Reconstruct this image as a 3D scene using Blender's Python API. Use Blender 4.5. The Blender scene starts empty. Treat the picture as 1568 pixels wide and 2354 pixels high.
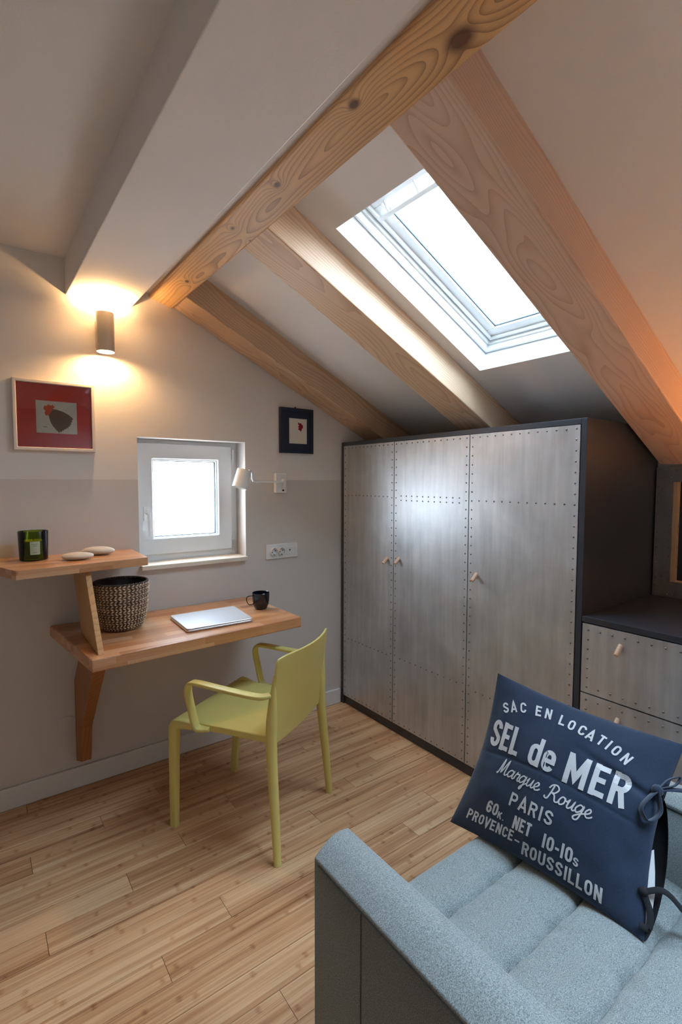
import bpy, bmesh, math, random
from math import sin, cos, pi, radians, sqrt, atan2
from mathutils import Vector, Matrix, noise

random.seed(7)
SC = bpy.context.scene
COL = SC.collection

# ------------------------------------------------------------------ camera, world, exposure
CAM_H = 1.38
YAW, PITCH, ROLL = radians(53.30821481), radians(3.45171293), radians(0.10902968)
FPX = 1149.3426
fw = Vector((cos(YAW)*cos(PITCH), sin(YAW)*cos(PITCH), -sin(PITCH)))
rt = Vector((sin(YAW), -cos(YAW), 0))
up = rt.cross(fw)
r2 = rt*cos(ROLL) + up*sin(ROLL)
u2 = -rt*sin(ROLL) + up*cos(ROLL)
cam = bpy.data.cameras.new('camera')
cam_o = bpy.data.objects.new('camera', cam)
COL.objects.link(cam_o)
M = Matrix.Identity(4)
for i in range(3):
    M[i][0], M[i][1], M[i][2] = r2[i], u2[i], -fw[i]
M[2][3] = CAM_H
cam_o.matrix_world = M
cam.sensor_fit = 'VERTICAL'
cam.sensor_height = 36.0
cam.lens = FPX/2354*36.0
cam.clip_start = 0.01
SC.camera = cam_o
SC.view_settings.view_transform = 'Standard'
SC.view_settings.look = 'None'
SC.view_settings.gamma = 1
SC.view_settings.use_curve_mapping = False
SC.view_settings.exposure = 1.8

WORLD_STRENGTH = 8.0
SKY_TOP, SKY_LOW = (0.56, 0.78, 1.0, 1), (0.74, 0.88, 1.0, 1)
world = bpy.data.worlds.new('overcast_sky')
SC.world = world
world.use_nodes = True
wn = world.node_tree
bg = wn.nodes['Background']
tc = wn.nodes.new('ShaderNodeTexCoord')
sx = wn.nodes.new('ShaderNodeSeparateXYZ')
rp = wn.nodes.new('ShaderNodeValToRGB')
wn.links.new(tc.outputs['Generated'], sx.inputs[0])
mr = wn.nodes.new('ShaderNodeMapRange')
mr.inputs[1].default_value = -1
mr.inputs[2].default_value = 1
wn.links.new(sx.outputs[2], mr.inputs[0])
wn.links.new(mr.outputs[0], rp.inputs[0])
rp.color_ramp.elements[0].position = 0.40
rp.color_ramp.elements[0].color = (0.42, 0.42, 0.42, 1)
rp.color_ramp.elements[1].position = 0.52
rp.color_ramp.elements[1].color = SKY_LOW
e = rp.color_ramp.elements.new(0.8)
e.color = SKY_TOP
wn.links.new(rp.outputs[0], bg.inputs[0])
bg.inputs[1].default_value = WORLD_STRENGTH

LAMP_COL = (1.0, 0.60, 0.26)
SCONCE_W = 2.8
ADDED_LAMP_W = 5.0

# ------------------------------------------------------------------ helpers
ORG = {}

def S2L(c):
    return tuple((x/12.92 if x <= 0.04045 else ((x+0.055)/1.055)**2.4) for x in c)

def rgb(r, g, b):
    return (*S2L((r/255, g/255, b/255)), 1)

def tag(o, label=None, cat=None, group=None, kind=None):
    if label: o['label'] = label
    if cat: o['category'] = cat
    if group: o['group'] = group
    if kind: o['kind'] = kind
    return o

def root(name, loc, label=None, cat=None, group=None, kind=None):
    o = bpy.data.objects.new(name, None)
    o.empty_display_size = 0.05
    COL.objects.link(o)
    o.location = loc
    ORG[o] = Vector(loc)
    return tag(o, label, cat, group, kind)

def obj(name, bm, mat, parent=None, origin=None, smooth=None, bevel=0.0, segs=2, label=None, rot=None):
    """links the bmesh (given in world coordinates) as one mesh object"""
    bmesh.ops.recalc_face_normals(bm, faces=bm.faces[:])
    o_loc = ORG[parent] if parent is not None else Vector(origin or (0, 0, 0))
    if rot is None:
        bmesh.ops.translate(bm, verts=bm.verts[:], vec=-o_loc)
    me = bpy.data.meshes.new(name)
    bm.to_mesh(me)
    bm.free()
    for m in (mat if isinstance(mat, (list, tuple)) else [mat]):
        me.materials.append(m)
    o = bpy.data.objects.new(name, me)
    COL.objects.link(o)
    if parent is not None:
        o.parent = parent
        ORG[o] = ORG[parent]
    else:
        o.location = o_loc
        ORG[o] = o_loc
        if rot is not None:
            o.rotation_euler = rot
    if smooth is not None:
        for p in me.polygons: p.use_smooth = True
        if smooth < 180:
            me.set_sharp_from_angle(angle=radians(smooth))
    if bevel > 0:
        md = o.modifiers.new('bevel', 'BEVEL')
        md.width = bevel
        md.segments = segs
        md.limit_method = 'ANGLE'
        md.angle_limit = radians(35)
    if label: o['label'] = label
    return o

def box(bm, lo, hi):
    r = bmesh.ops.create_cube(bm, size=1.0)
    lo, hi = Vector(lo), Vector(hi)
    for v in r['verts']:
        v.co = Vector((lo[i] + (v.co[i]+0.5)*(hi[i]-lo[i]) for i in range(3)))
    return r['verts']

def nb(): return bmesh.new()

def bxs(*boxes):
    bm = nb()
    for lo, hi in boxes: box(bm, lo, hi)
    return bm

def prism(bm, poly, axis, a, b):
    """poly: 2D points in the two axes other than axis (in xyz order), extruded from a to b"""
    def mk(p, w):
        c = list(p)
        c.insert(axis, w)
        return bm.verts.new(c)
    A = [mk(p, a) for p in poly]
    B = [mk(p, b) for p in poly]
    bm.faces.new(A)
    bm.faces.new(B[::-1])
    n = len(poly)
    for i in range(n):
        bm.faces.new((A[i], B[i], B[(i+1) % n], A[(i+1) % n]))

def tube(bm, pts, rad, seg=12, cap=True, flat=None):
    """round tube along points; rad a number or list; flat=(wide, thin, upvec) gives a flat ribbon bar"""
    pts = [Vector(p) for p in pts]
    n = len(pts)
    rings = []
    prev = None
    for i, p in enumerate(pts):
        if i == 0: t = pts[1]-p
        elif i == n-1: t = p-pts[i-1]
        else: t = (pts[i+1]-p).normalized() + (p-pts[i-1]).normalized()
        t.normalize()
        if prev is None:
            ref = Vector((0, 0, 1)) if abs(t.z) < 0.9 else Vector((1, 0, 0))
            nrm = t.cross(ref).normalized()
        else:
            nrm = (prev - t*prev.dot(t))
            if nrm.length < 1e-6: nrm = t.orthogonal()
            nrm.normalize()
        prev = nrm
        bn = t.cross(nrm)
        r = rad[i] if isinstance(rad, (list, tuple)) else rad
        if flat:
            w, th, side = flat
            sd = Vector(side)
            sd = (sd - t*sd.dot(t)).normalized()
            ot = t.cross(sd)
            k = r if rad else 1
            ring = []
            for j in range(seg):
                a = 2*pi*j/seg
                ca, sa = cos(a), sin(a)
                ex = 0.35
                ring.append(bm.verts.new(p + sd*(w/2*k*math.copysign(abs(ca)**ex, ca)) + ot*(th/2*k*math.copysign(abs(sa)**ex, sa))))
        else:
            ring = [bm.verts.new(p + (nrm*cos(2*pi*j/seg) + bn*sin(2*pi*j/seg))*r) for j in range(seg)]
        rings.append(ring)
    for a, b in zip(rings, rings[1:]):
        for j in range(seg):
            bm.faces.new((a[j], a[(j+1) % seg], b[(j+1) % seg], b[j]))
    if cap:
        bm.faces.new(rings[0][::-1])
        bm.faces.new(rings[-1])

def lathe(bm, prof, c, seg=48, ax=None):
    """profile [(r,z)...] about vertical axis at c, or about direction ax"""
    c = Vector(c)
    R = Vector((0, 0, 1)).rotation_difference(Vector(ax)).to_matrix() if ax is not None else Matrix.Identity(3)
    rings = []
    for r, z in prof:
        if r < 1e-6:
            rings.append([bm.verts.new(c + R @ Vector((0, 0, z)))])
        else:
            rings.append([bm.verts.new(c + R @ Vector((r*cos(2*pi*j/seg), r*sin(2*pi*j/seg), z))) for j in range(seg)])
    for a, b in zip(rings, rings[1:]):
        if len(a) == 1 and len(b) == 1: continue
        for j in range(seg):
            k = (j+1) % seg
            if len(a) == 1: bm.faces.new((a[0], b[j], b[k]))
            elif len(b) == 1: bm.faces.new((a[j], a[k], b[0]))
            else: bm.faces.new((a[j], a[k], b[k], b[j]))

def catmull(pts, n=6):
    P = [Vector(p) for p in pts]
    if len(P) < 3: return P
    out = []
    E = [2*P[0]-P[1]] + P + [2*P[-1]-P[-2]]
    for i in range(1, len(E)-2):
        for k in range(n):
            t = k/n
            a, b, c, d = E[i-1], E[i], E[i+1], E[i+2]
            out.append(0.5*((2*b) + (c-a)*t + (2*a-5*b+4*c-d)*t*t + (3*b-a-3*c+d)*t**3))
    out.append(P[-1])
    return out

# ------------------------------------------------------------------ node materials
class NT:
    def __init__(s, name):
        s.mat = bpy.data.materials.new(name)
        s.mat.use_nodes = True
        s.t = s.mat.node_tree
        s.b = s.t.nodes['Principled BSDF']
    def n(s, typ, **kw):
        nd = s.t.nodes.new(typ)
        for k, v in kw.items(): setattr(nd, k, v)
        return nd
    def put(s, sock, v):
        if isinstance(v, bpy.types.NodeSocket): s.t.links.new(v, sock)
        else: sock.default_value = v
    def m(s, op, a, b=0.0, c=0.0):
        nd = s.n('ShaderNodeMath', operation=op)
        s.put(nd.inputs[0], a)
        s.put(nd.inputs[1], b)
        s.put(nd.inputs[2], c)
        return nd.outputs[0]
    def coords(s, kind='Object'):
        t = s.n('ShaderNodeTexCoord')
        x = s.n('ShaderNodeSeparateXYZ')
        s.t.links.new(t.outputs[kind], x.inputs[0])
        return t.outputs[kind], x.outputs[0], x.outputs[1], x.outputs[2]
    def xyz(s, x, y, z):
        nd = s.n('ShaderNodeCombineXYZ')
        s.put(nd.inputs[0], x)
        s.put(nd.inputs[1], y)
        s.put(nd.inputs[2], z)
        return nd.outputs[0]
    def noise(s, vec, scale, detail=3, rough=0.5, dist=0.0):
        nd = s.n('ShaderNodeTexNoise')
        s.put(nd.inputs['Vector'], vec)
        nd.inputs['Scale'].default_value = scale
        nd.inputs['Detail'].default_value = detail
        nd.inputs['Roughness'].default_value = rough
        nd.inputs['Distortion'].default_value = dist
        return nd.outputs[0]
    def white(s, vec):
        nd = s.n('ShaderNodeTexWhiteNoise', noise_dimensions='3D')
        s.put(nd.inputs[0], vec)
        return nd.outputs[0]
    def ramp(s, f, stops, interp='LINEAR'):
        nd = s.n('ShaderNodeValToRGB')
        nd.color_ramp.interpolation = interp
        els = nd.color_ramp.elements
        while len(els) < len(stops): els.new(0.5)
        for e_, (p, c) in zip(els, stops):
            e_.position = p
            e_.color = c
        s.put(nd.inputs[0], f)
        return nd.outputs[0]
    def mix(s, f, a, b, mode='MIX'):
        nd = s.n('ShaderNodeMix', data_type='RGBA', blend_type=mode)
        s.put(nd.inputs[0], f)
        s.put(nd.inputs[6], a)
        s.put(nd.inputs[7], b)
        return nd.outputs[2]
    def bump(s, h, strength=0.2, dist=0.01):
        nd = s.n('ShaderNodeBump')
        nd.inputs['Strength'].default_value = strength
        nd.inputs['Distance'].default_value = dist
        s.put(nd.inputs['Height'], h)
        s.t.links.new(nd.outputs[0], s.b.inputs['Normal'])
    def out(s, col=None, rough=None, metal=None):
        if col is not None: s.put(s.b.inputs['Base Color'], col)
        if rough is not None: s.put(s.b.inputs['Roughness'], rough)
        if metal is not None: s.put(s.b.inputs['Metallic'], metal)
        return s.mat

def plain(name, col, rough=0.5, metal=0.0, bump=0.0, bscale=200):
    t = NT(name)
    v, *_ = t.coords()
    f = t.noise(v, 9, 3)
    c2 = tuple(x*0.9 for x in col[:3]) + (1,)
    t.out(t.mix(f, col, c2), rough, metal)
    if bump:
        t.bump(t.noise(v, bscale, 4), bump, 0.003)
    return t.mat

def plaster(name, col, low=None, zsplit=None):
    t = NT(name)
    v, x, y, z = t.coords()
    f = t.noise(v, 3.0, 4)
    c = col
    if low:
        edge = t.m('GREATER_THAN', t.m('ADD', z, t.m('MULTIPLY', t.noise(v, 60, 2), 0.002)), zsplit)
        c = t.mix(edge, low, col)
    dark = t.mix(1.0, c, (0.93, 0.93, 0.93, 1), 'MULTIPLY')
    t.out(t.mix(f, c, dark), 0.75)
    t.bump(t.noise(v, 140, 5, 0.65), 0.12, 0.004)
    return t.mat

def wood(name, axis, light, dark, cen=(0.0, -0.06), freq=95, knots=(), seed=0.0, wob=0.03, rough=0.5, fib=0.35):
    """softwood with growth rings about an axis lying beside the beam; knots [(along, a, b, radius)] in object space"""
    t = NT(name)
    v, x, y, z = t.coords()
    c3 = [x, y, z]
    L = c3.pop(axis)
    a, b = c3
    lv = t.xyz(t.m('MULTIPLY', L, 1.3), t.m('MULTIPLY', a, 5), t.m('ADD', t.m('MULTIPLY', b, 5), seed))
    w1 = t.m('MULTIPLY', t.m('SUBTRACT', t.noise(lv, 1.0, 2), 0.5), wob*4)
    lv2 = t.xyz(t.m('MULTIPLY', L, 0.9), seed+3.1, 0.0)
    w2 = t.m('MULTIPLY', t.m('SUBTRACT', t.noise(lv2, 1.0, 2), 0.5), wob*3)
    aa = t.m('ADD', t.m('SUBTRACT', a, cen[0]), w2)
    bb = t.m('ADD', t.m('SUBTRACT', b, cen[1]), w1)
    r = t.m('SQRT', t.m('ADD', t.m('MULTIPLY', aa, aa), t.m('MULTIPLY', bb, bb)))
    kd = None
    for (k0, k1, k2, kr) in knots:
        d0 = t.m('MULTIPLY', t.m('SUBTRACT', L, k0), 0.55)
        d1 = t.m('SUBTRACT', a, k1)
        d2 = t.m('MULTIPLY', t.m('SUBTRACT', b, k2), 0.3)
        d = t.m('SQRT', t.m('ADD', t.m('ADD', t.m('MULTIPLY', d0, d0), t.m('MULTIPLY', d1, d1)), t.m('MULTIPLY', d2, d2)))
        g = t.m('DIVIDE', kr*0.028, t.m('ADD', t.m('MULTIPLY', d, d), kr*kr*1.2))
        r = t.m('ADD', r, t.m('MULTIPLY', g, kr*1.6))
        core = t.m('SUBTRACT', 1.0, t.m('SMOOTH_MIN', t.m('DIVIDE', d, kr*0.75), 1.0, 0.3))
        kd = core if kd is None else t.m('MAXIMUM', kd, core)
    ph = t.m('MULTIPLY', r, freq)
    fr = t.m('FRACT', ph)
    line = t.m('POWER', fr, 2.6)
    fine = t.noise(t.xyz(t.m('MULTIPLY', L, 8), t.m('MULTIPLY', a, 260), t.m('MULTIPLY', b, 260)), 1.0, 3)
    blot = t.noise(t.xyz(t.m('MULTIPLY', L, 2.0), t.m('MULTIPLY', a, 9), t.m('ADD', t.m('MULTIPLY', b, 9), seed)), 1.0, 3)
    f = t.m('ADD', t.m('MULTIPLY', line, 0.62), t.m('MULTIPLY', t.m('SUBTRACT', fine, 0.5), fib))
    f = t.m('ADD', f, t.m('MULTIPLY', t.m('SUBTRACT', blot, 0.5), 0.7))
    col = t.ramp(f, [(0.0, light), (0.45, tuple((p*0.6+q*0.4) for p, q in zip(light, dark))), (1.0, dark)])
    if kd is not None:
        kcol = t.mix(t.noise(v, 60, 3), (0.030, 0.012, 0.006, 1), (0.16, 0.06, 0.03, 1))
        col = t.mix(t.m('MINIMUM', t.m('MULTIPLY', t.m('MAXIMUM', kd, 0.0), 1.7), 0.92), col, kcol)
    t.out(col, rough)
    t.bump(t.m('ADD', line, t.m('MULTIPLY', fine, 0.5)), 0.10, 0.002)
    return t.mat

def butcher(name, c1, c2, c3, w=0.045, ln=0.34, along=0, rough=0.28, endaxis=None):
    t = NT(name)
    v, x, y, z = t.coords()
    ax = [x, y, z]
    L = ax.pop(along)
    a, b = ax
    row = t.m('FLOOR', t.m('DIVIDE', a, w))
    zr = t.m('FLOOR', t.m('DIVIDE', t.m('ADD', b, 0.0005), 0.0245))
    off = t.white(t.xyz(row, zr, 3.0))
    seg = t.m('FLOOR', t.m('ADD', t.m('DIVIDE', L, ln), t.m('MULTIPLY', off, 7.0)))
    rnd = t.white(t.xyz(row, seg, zr))
    gr = t.noise(t.xyz(t.m('MULTIPLY', L, 7), t.m('ADD', t.m('MULTIPLY', a, 120), t.m('MULTIPLY', rnd, 50)), t.m('MULTIPLY', b, 120)), 1.0, 4, 0.6)
    f = t.m('ADD', t.m('MULTIPLY', rnd, 0.75), t.m('MULTIPLY', t.m('SUBTRACT', gr, 0.5), 0.7))
    col = t.ramp(f, [(0.0, c1), (0.5, c2), (1.0, c3)])
    t.out(col, rough)
    t.bump(gr, 0.05, 0.002)
    return t.mat

def bamboo():
    t = NT('bamboo_boards')
    v, x, y, z = t.coords()
    at = t.n('ShaderNodeAttribute', attribute_name='board')
    rb = at.outputs['Fac']
    strip = t.m('FLOOR', t.m('DIVIDE', y, 0.0190))
    rs = t.white(t.xyz(strip, t.m('MULTIPLY', rb, 977), 1.0))
    st2 = t.m('FLOOR', t.m('DIVIDE', y, 0.0048))
    rs2 = t.white(t.xyz(st2, t.m('MULTIPLY', rb, 331), 2.0))
    fib = t.noise(t.xyz(t.m('MULTIPLY', x, 4.5), t.m('MULTIPLY', y, 330), t.m('MULTIPLY', rb, 91)), 1.0, 4, 0.6)
    slow = t.noise(t.xyz(t.m('MULTIPLY', x, 3.0), t.m('MULTIPLY', y, 40), t.m('MULTIPLY', rb, 57)), 1.0, 2)
    # bamboo knuckles
    pos = t.m('FRACT', t.m('ADD', t.m('DIVIDE', x, 0.31), t.m('MULTIPLY', rs, 13.7)))
    wv = t.m('MULTIPLY', t.m('SUBTRACT', t.noise(v, 70, 2), 0.5), 0.05)
    kn = t.m('ABSOLUTE', t.m('SUBTRACT', t.m('ADD', pos, wv), 0.5))
    knm = t.m('SUBTRACT', 1.0, t.m('MINIMUM', t.m('DIVIDE', kn, 0.036), 1.0))
    knm = t.m('MULTIPLY', knm, t.m('GREATER_THAN', t.white(t.xyz(strip, t.m('FLOOR', t.m('ADD', t.m('DIVIDE', x, 0.31), t.m('MULTIPLY', rs, 13.7))), rb)), 0.45))
    f = t.m('ADD', t.m('MULTIPLY', rb, 0.22), t.m('MULTIPLY', rs, 0.36))
    f = t.m('ADD', f, t.m('MULTIPLY', rs2, 0.22))
    f = t.m('ADD', f, t.m('MULTIPLY', t.m('SUBTRACT', fib, 0.5), 0.75))
    f = t.m('ADD', f, t.m('MULTIPLY', t.m('SUBTRACT', slow, 0.5), 0.7))
    f = t.m('SUBTRACT', t.m('ADD', f, t.m('MULTIPLY', knm, 0.26)), 0.12)
    col = t.ramp(f, [(0.0, rgb(218, 179, 137)), (0.35, rgb(193, 145, 104)), (0.68, rgb(154, 104, 68)), (1.0, rgb(98, 60, 37))])
    t.out(col, t.m('ADD', 0.34, t.m('MULTIPLY', fib, 0.12)))
    t.bump(fib, 0.04, 0.002)
    return t.mat

def fabric(name, c1, c2, scale=560, rough=0.95):
    t = NT(name)
    v, x, y, z = t.coords()
    a = t.noise(v, scale, 2, 0.7)
    b = t.noise(v, scale*2.3, 1, 0.5)
    f = t.m('ADD', t.m('MULTIPLY', a, 0.7), t.m('MULTIPLY', b, 0.3))
    t.out(t.ramp(f, [(0.36, c1), (0.64, c2)]), rough)
    t.b.inputs['Sheen Weight'].default_value = 0.25
    t.b.inputs['Specular IOR Level'].default_value = 0.2
    t.bump(f, 0.35, 0.002)
    return t.mat

def zinc(name, base=(0.42, 0.42, 0.42, 1)):
    t = NT(name)
    v, x, y, z = t.coords()
    st = t.noise(t.xyz(t.m('MULTIPLY', x, 30), t.m('MULTIPLY', y, 30), t.m('MULTIPLY', z, 2.2)), 1.0, 5, 0.65)
    cl = t.noise(v, 4.5, 5, 0.6, 0.6)
    f = t.m('ADD', t.m('MULTIPLY', st, 0.5), t.m('MULTIPLY', cl, 0.5))
    lo = tuple(c*0.72 for c in base[:3]) + (1,)
    hi = tuple(min(1, c*1.22) for c in base[:3]) + (1,)
    t.out(t.ramp(f, [(0.3, lo), (0.7, hi)]), t.m('ADD', 0.30, t.m('MULTIPLY', f, 0.24)), 0.7)
    t.bump(cl, 0.06, 0.01)
    return t.mat

def glass(name, tint=(1, 1, 1, 1), rough=0.0):
    """clear pane: sees through, with a weak mirror reflection"""
    t = NT(name)
    tr = t.n('ShaderNodeBsdfTransparent')
    tr.inputs[0].default_value = tint
    gl = t.n('ShaderNodeBsdfGlossy')
    gl.inputs['Roughness'].default_value = rough
    fz = t.n('ShaderNodeFresnel')
    fz.inputs[0].default_value = 1.45
    mx = t.n('ShaderNodeMixShader')
    t.t.links.new(fz.outputs[0], mx.inputs[0])
    t.t.links.new(tr.outputs[0], mx.inputs[1])
    t.t.links.new(gl.outputs[0], mx.inputs[2])
    t.t.links.new(mx.outputs[0], t.t.nodes['Material Output'].inputs[0])
    return t.mat

def frosted(name):
    """pebbled pane: mixes a clear view with scattered light, dimpled surface"""
    t = NT(name)
    v, *_ = t.coords()
    tr = t.n('ShaderNodeBsdfTransparent')
    tl = t.n('ShaderNodeBsdfTranslucent')
    vo = t.n('ShaderNodeTexVoronoi')
    vo.inputs['Scale'].default_value = 130
    t.t.links.new(v, vo.inputs['Vector'])
    bp = t.n('ShaderNodeBump')
    bp.inputs['Strength'].default_value = 0.6
    t.t.links.new(vo.outputs[0], bp.inputs['Height'])
    t.t.links.new(bp.outputs[0], tl.inputs['Normal'])
    mx = t.n('ShaderNodeMixShader')
    mx.inputs[0].default_value = 0.45
    t.t.links.new(tr.outputs[0], mx.inputs[1])
    t.t.links.new(tl.outputs[0], mx.inputs[2])
    t.t.links.new(mx.outputs[0], t.t.nodes['Material Output'].inputs[0])
    return t.mat

def emit(name, col, strength):
    t = NT(name)
    t.b.inputs['Emission Color'].default_value = (*col, 1)
    t.b.inputs['Emission Strength'].default_value = strength
    return t.out((0.9, 0.9, 0.9, 1), 0.4)

M_ = {}
M_['wall'] = plaster('wall_paint', rgb(226, 220, 215), rgb(210, 202, 195), 1.390)
M_['ceil'] = plaster('ceiling_paint', rgb(228, 224, 223))
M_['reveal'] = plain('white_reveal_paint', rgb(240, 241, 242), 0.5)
M_['white'] = plain('white_lacquer', rgb(236, 236, 234), 0.35)
M_['upvc'] = plain('white_window_plastic', rgb(234, 236, 238), 0.25)
M_['skirt'] = plain('skirting_paint', rgb(222, 220, 216), 0.4)
M_['stone_sill'] = plain('cream_stone', rgb(226, 214, 196), 0.5, bump=0.2)
M_['floor'] = bamboo()
M_['gap'] = plain('floor_underlay', rgb(52, 34, 22), 0.9)
M_['anth'] = plain('anthracite_lacquer', rgb(54, 57, 64), 0.35)
M_['zinc'] = zinc('zinc_sheet', (0.56, 0.57, 0.59, 1))
M_['zincdark'] = zinc('zinc_sheet_dark', (0.30, 0.29, 0.29, 1))
M_['rivet'] = plain('rivet_steel', (0.20, 0.17, 0.16, 1), 0.35, 0.8)
M_['peg'] = wood('pale_peg_wood', 0, rgb(214, 178, 150), rgb(176, 134, 106), freq=200, seed=2)
M_['desk'] = butcher('desk_beech_staves', rgb(172, 116, 74), rgb(198, 146, 104), rgb(214, 174, 138))
M_['shelf'] = butcher('shelf_beech_staves', rgb(178, 122, 80), rgb(198, 148, 106), rgb(212, 170, 132), ln=0.5)
M_['support'] = wood('oak_support', 2, rgb(206, 162, 108), rgb(172, 122, 72), freq=60, seed=6, cen=(0.0, 0.3))
M_['bracket'] = wood('varnished_bracket', 2, rgb(160, 100, 48), rgb(112, 64, 28), freq=70, seed=9, cen=(0.0, 0.25))
M_['rafter'] = wood('larch_rafter', 0, rgb(214, 180, 148), rgb(164, 122, 92), cen=(0.02, 0.07), freq=120, seed=1.0)
M_['rafter2'] = wood('larch_rafter_pale', 0, rgb(216, 184, 152), rgb(168, 126, 96), cen=(-0.03, 0.09), freq=120, seed=5.0)
M_['rafter3'] = wood('larch_rafter_rosy', 0, rgb(212, 182, 162), rgb(172, 132, 110), cen=(0.01, 0.10), freq=130, seed=8.3, wob=0.035, fib=0.25)
M_['yellow'] = plain('yellow_green_plastic', rgb(220, 205, 122), 0.42)
M_['sofa'] = fabric('grey_blue_wool', rgb(80, 87, 87), rgb(158, 164, 162))
M_['seam'] = plain('dark_seam_thread', rgb(70, 78, 80), 0.9)
M_['darkwood'] = plain('dark_foot_wood', rgb(60, 44, 32), 0.5)
M_['navy'] = fabric('navy_cotton', rgb(30, 42, 60), rgb(48, 61, 82), 900)
M_['black'] = plain('black_cloth', rgb(18, 19, 24), 0.9)
M_['print'] = plain('pale_print_ink', rgb(205, 205, 206), 0.85, bump=0.2, bscale=900)
M_['alu'] = plain('silver_aluminium', (0.82, 0.84, 0.88, 1), 0.3, 0.5)
M_['keys'] = plain('dark_gap', rgb(26, 26, 28), 0.5)
M_['mug'] = plain('black_glaze', rgb(22, 24, 32), 0.12)
M_['pebble'] = plain('beach_stone', rgb(214, 204, 190), 0.8, bump=0.5, bscale=60)
M_['wax'] = plain('green_wax', rgb(214, 206, 90), 0.5)
M_['labelp'] = plain('pale_green_label', rgb(176, 190, 160), 0.7)
M_['inkgrey'] = plain('grey_ink', rgb(110, 120, 104), 0.8)
M_['red'] = plain('red_mat_board', rgb(216, 56, 44), 0.7)
M_['paper'] = plain('cream_paper', rgb(226, 221, 206), 0.8)
M_['orange'] = plain('orange_red_ink', rgb(214, 92, 48), 0.8)
M_['frame_w'] = plain('white_wood_frame', rgb(226, 214, 204), 0.45)
M_['frame_b'] = plain('navy_frame_paint', rgb(22, 34, 58), 0.5)
M_['crimson'] = plain('crimson_ink', rgb(160, 12, 40), 0.8)
M_['bird'] = None
M_['steel'] = plain('brushed_steel', (0.6, 0.6, 0.6, 1), 0.3, 1.0)
M_['sconce'] = plain('silver_grey_lacquer', rgb(176, 168, 156), 0.45, 0.2)
M_['sconce_in'] = plain('sconce_white_inside', rgb(240, 234, 222), 0.4)
M_['socket'] = plain('socket_white', rgb(228, 228, 226), 0.3)
M_['hole'] = plain('socket_dark', rgb(40, 40, 42), 0.6)
M_['rattan_in'] = plain('basket_inside', rgb(62, 52, 48), 0.9)
M_['mirror'] = plain('dark_pane', rgb(40, 46, 54), 0.22)
M_['ply'] = wood('ply_edge', 2, rgb(200, 168, 130), rgb(150, 116, 84), freq=220, seed=4)
M_['glass'] = glass('window_glass')
M_['frost'] = frosted('frosted_glass')
M_['lens'] = emit('lamp_lens', LAMP_COL, 14)
M_['shade'] = plain('linen_lampshade', rgb(230, 206, 170), 0.9)

def bird_mat():
    t = NT('feather_ink')
    v, x, y, z = t.coords()
    f = t.m('ADD', t.m('MULTIPLY', x, 3.0), t.m('MULTIPLY', z, -7.0))
    f = t.m('ADD', f, t.m('MULTIPLY', t.noise(v, 40, 3), 0.25))
    return t.out(t.ramp(f, [(0.15, rgb(112, 86, 62)), (0.5, rgb(74, 66, 58)), (0.85, rgb(58, 46, 48)), (1.0, rgb(120, 30, 48))]), 0.8)
M_['bird'] = bird_mat()

M_['green'] = glass('green_tinted_glass', (0.52, 0.62, 0.14, 1))

def straw():
    t = NT('seagrass_weave')
    v, x, y, z = t.coords()
    a = t.noise(v, 170, 3, 0.7)
    b = t.noise(v, 34, 2)
    at = t.n('ShaderNodeAttribute', attribute_name='strand_highlight')
    f = t.m('ADD', t.m('MULTIPLY', a, 0.5), t.m('MULTIPLY', b, 0.3))
    f = t.m('ADD', f, t.m('MULTIPLY', at.outputs['Fac'], 0.42))
    return t.out(t.ramp(f, [(0.36, rgb(52, 40, 34)), (0.58, rgb(128, 100, 78)), (0.82, rgb(222, 202, 172))]), 0.8)
M_['straw'] = straw()

# ------------------------------------------------------------------ the room shell
YW, XR = 2.465, 2.462          # window wall, wall behind the wardrobe
XL, YB = -1.75, -1.65          # the two walls behind the camera
CS, SN = 0.9022, 0.4313        # slope of the roof
SLO = Vector((0.849, 0, 2.353))
def SL(t, y, n=0.0):           # point on the sloped ceiling: t metres down the slope, n metres outwards
    return SLO + Vector((CS, 0, -SN))*t + Vector((SN, 0, CS))*n + Vector((0, y, 0))

def structure(o): return tag(o, kind='structure')

# floor: 960 x 96 mm boards, each a little slab over a dark underlay
def make_floor():
    bm = nb()
    lay = bm.faces.layers.float.new('board')
    pitch, ln = 0.0967, 0.96
    joint = {0: .39, 1: .136, 2: .862, 3: .616, 4: .40, 5: .143, 6: .87, 7: .624, 8: .405, 9: .15, 10: .88, 11: .632}
    g = 0.0007
    for k in range(-3, 41):
        y1 = 2.188 - pitch*k
        y0 = y1 - pitch
        j = joint.get(k, (.632 - .24*(k-11)) % ln)
        x = j - ln*math.ceil((j - XL)/ln)
        while x < XR:
            a, b = max(x, XL), min(x+ln, XR)
            yy0, yy1 = max(y0, YB), min(y1, YW)
            if b-a > 0.02 and yy1-yy0 > 0.005:
                vs = box(bm, (a+g, yy0+g, -0.012), (b-g, yy1-g, 0.0))
                rv = random.random()
                for f in {f for v in vs for f in v.link_faces}: f[lay] = rv
            x += ln
    n = len(bm.faces)
    box(bm, (XL-0.12, YB-0.12, -0.10), (XR+0.12, YW+0.22, -0.0125))
    bm.faces.ensure_lookup_table()
    for f in bm.faces[n:]: f.material_index = 1
    return structure(obj('floor', bm, [M_['floor'], M_['gap']]))
make_floor()

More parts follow.
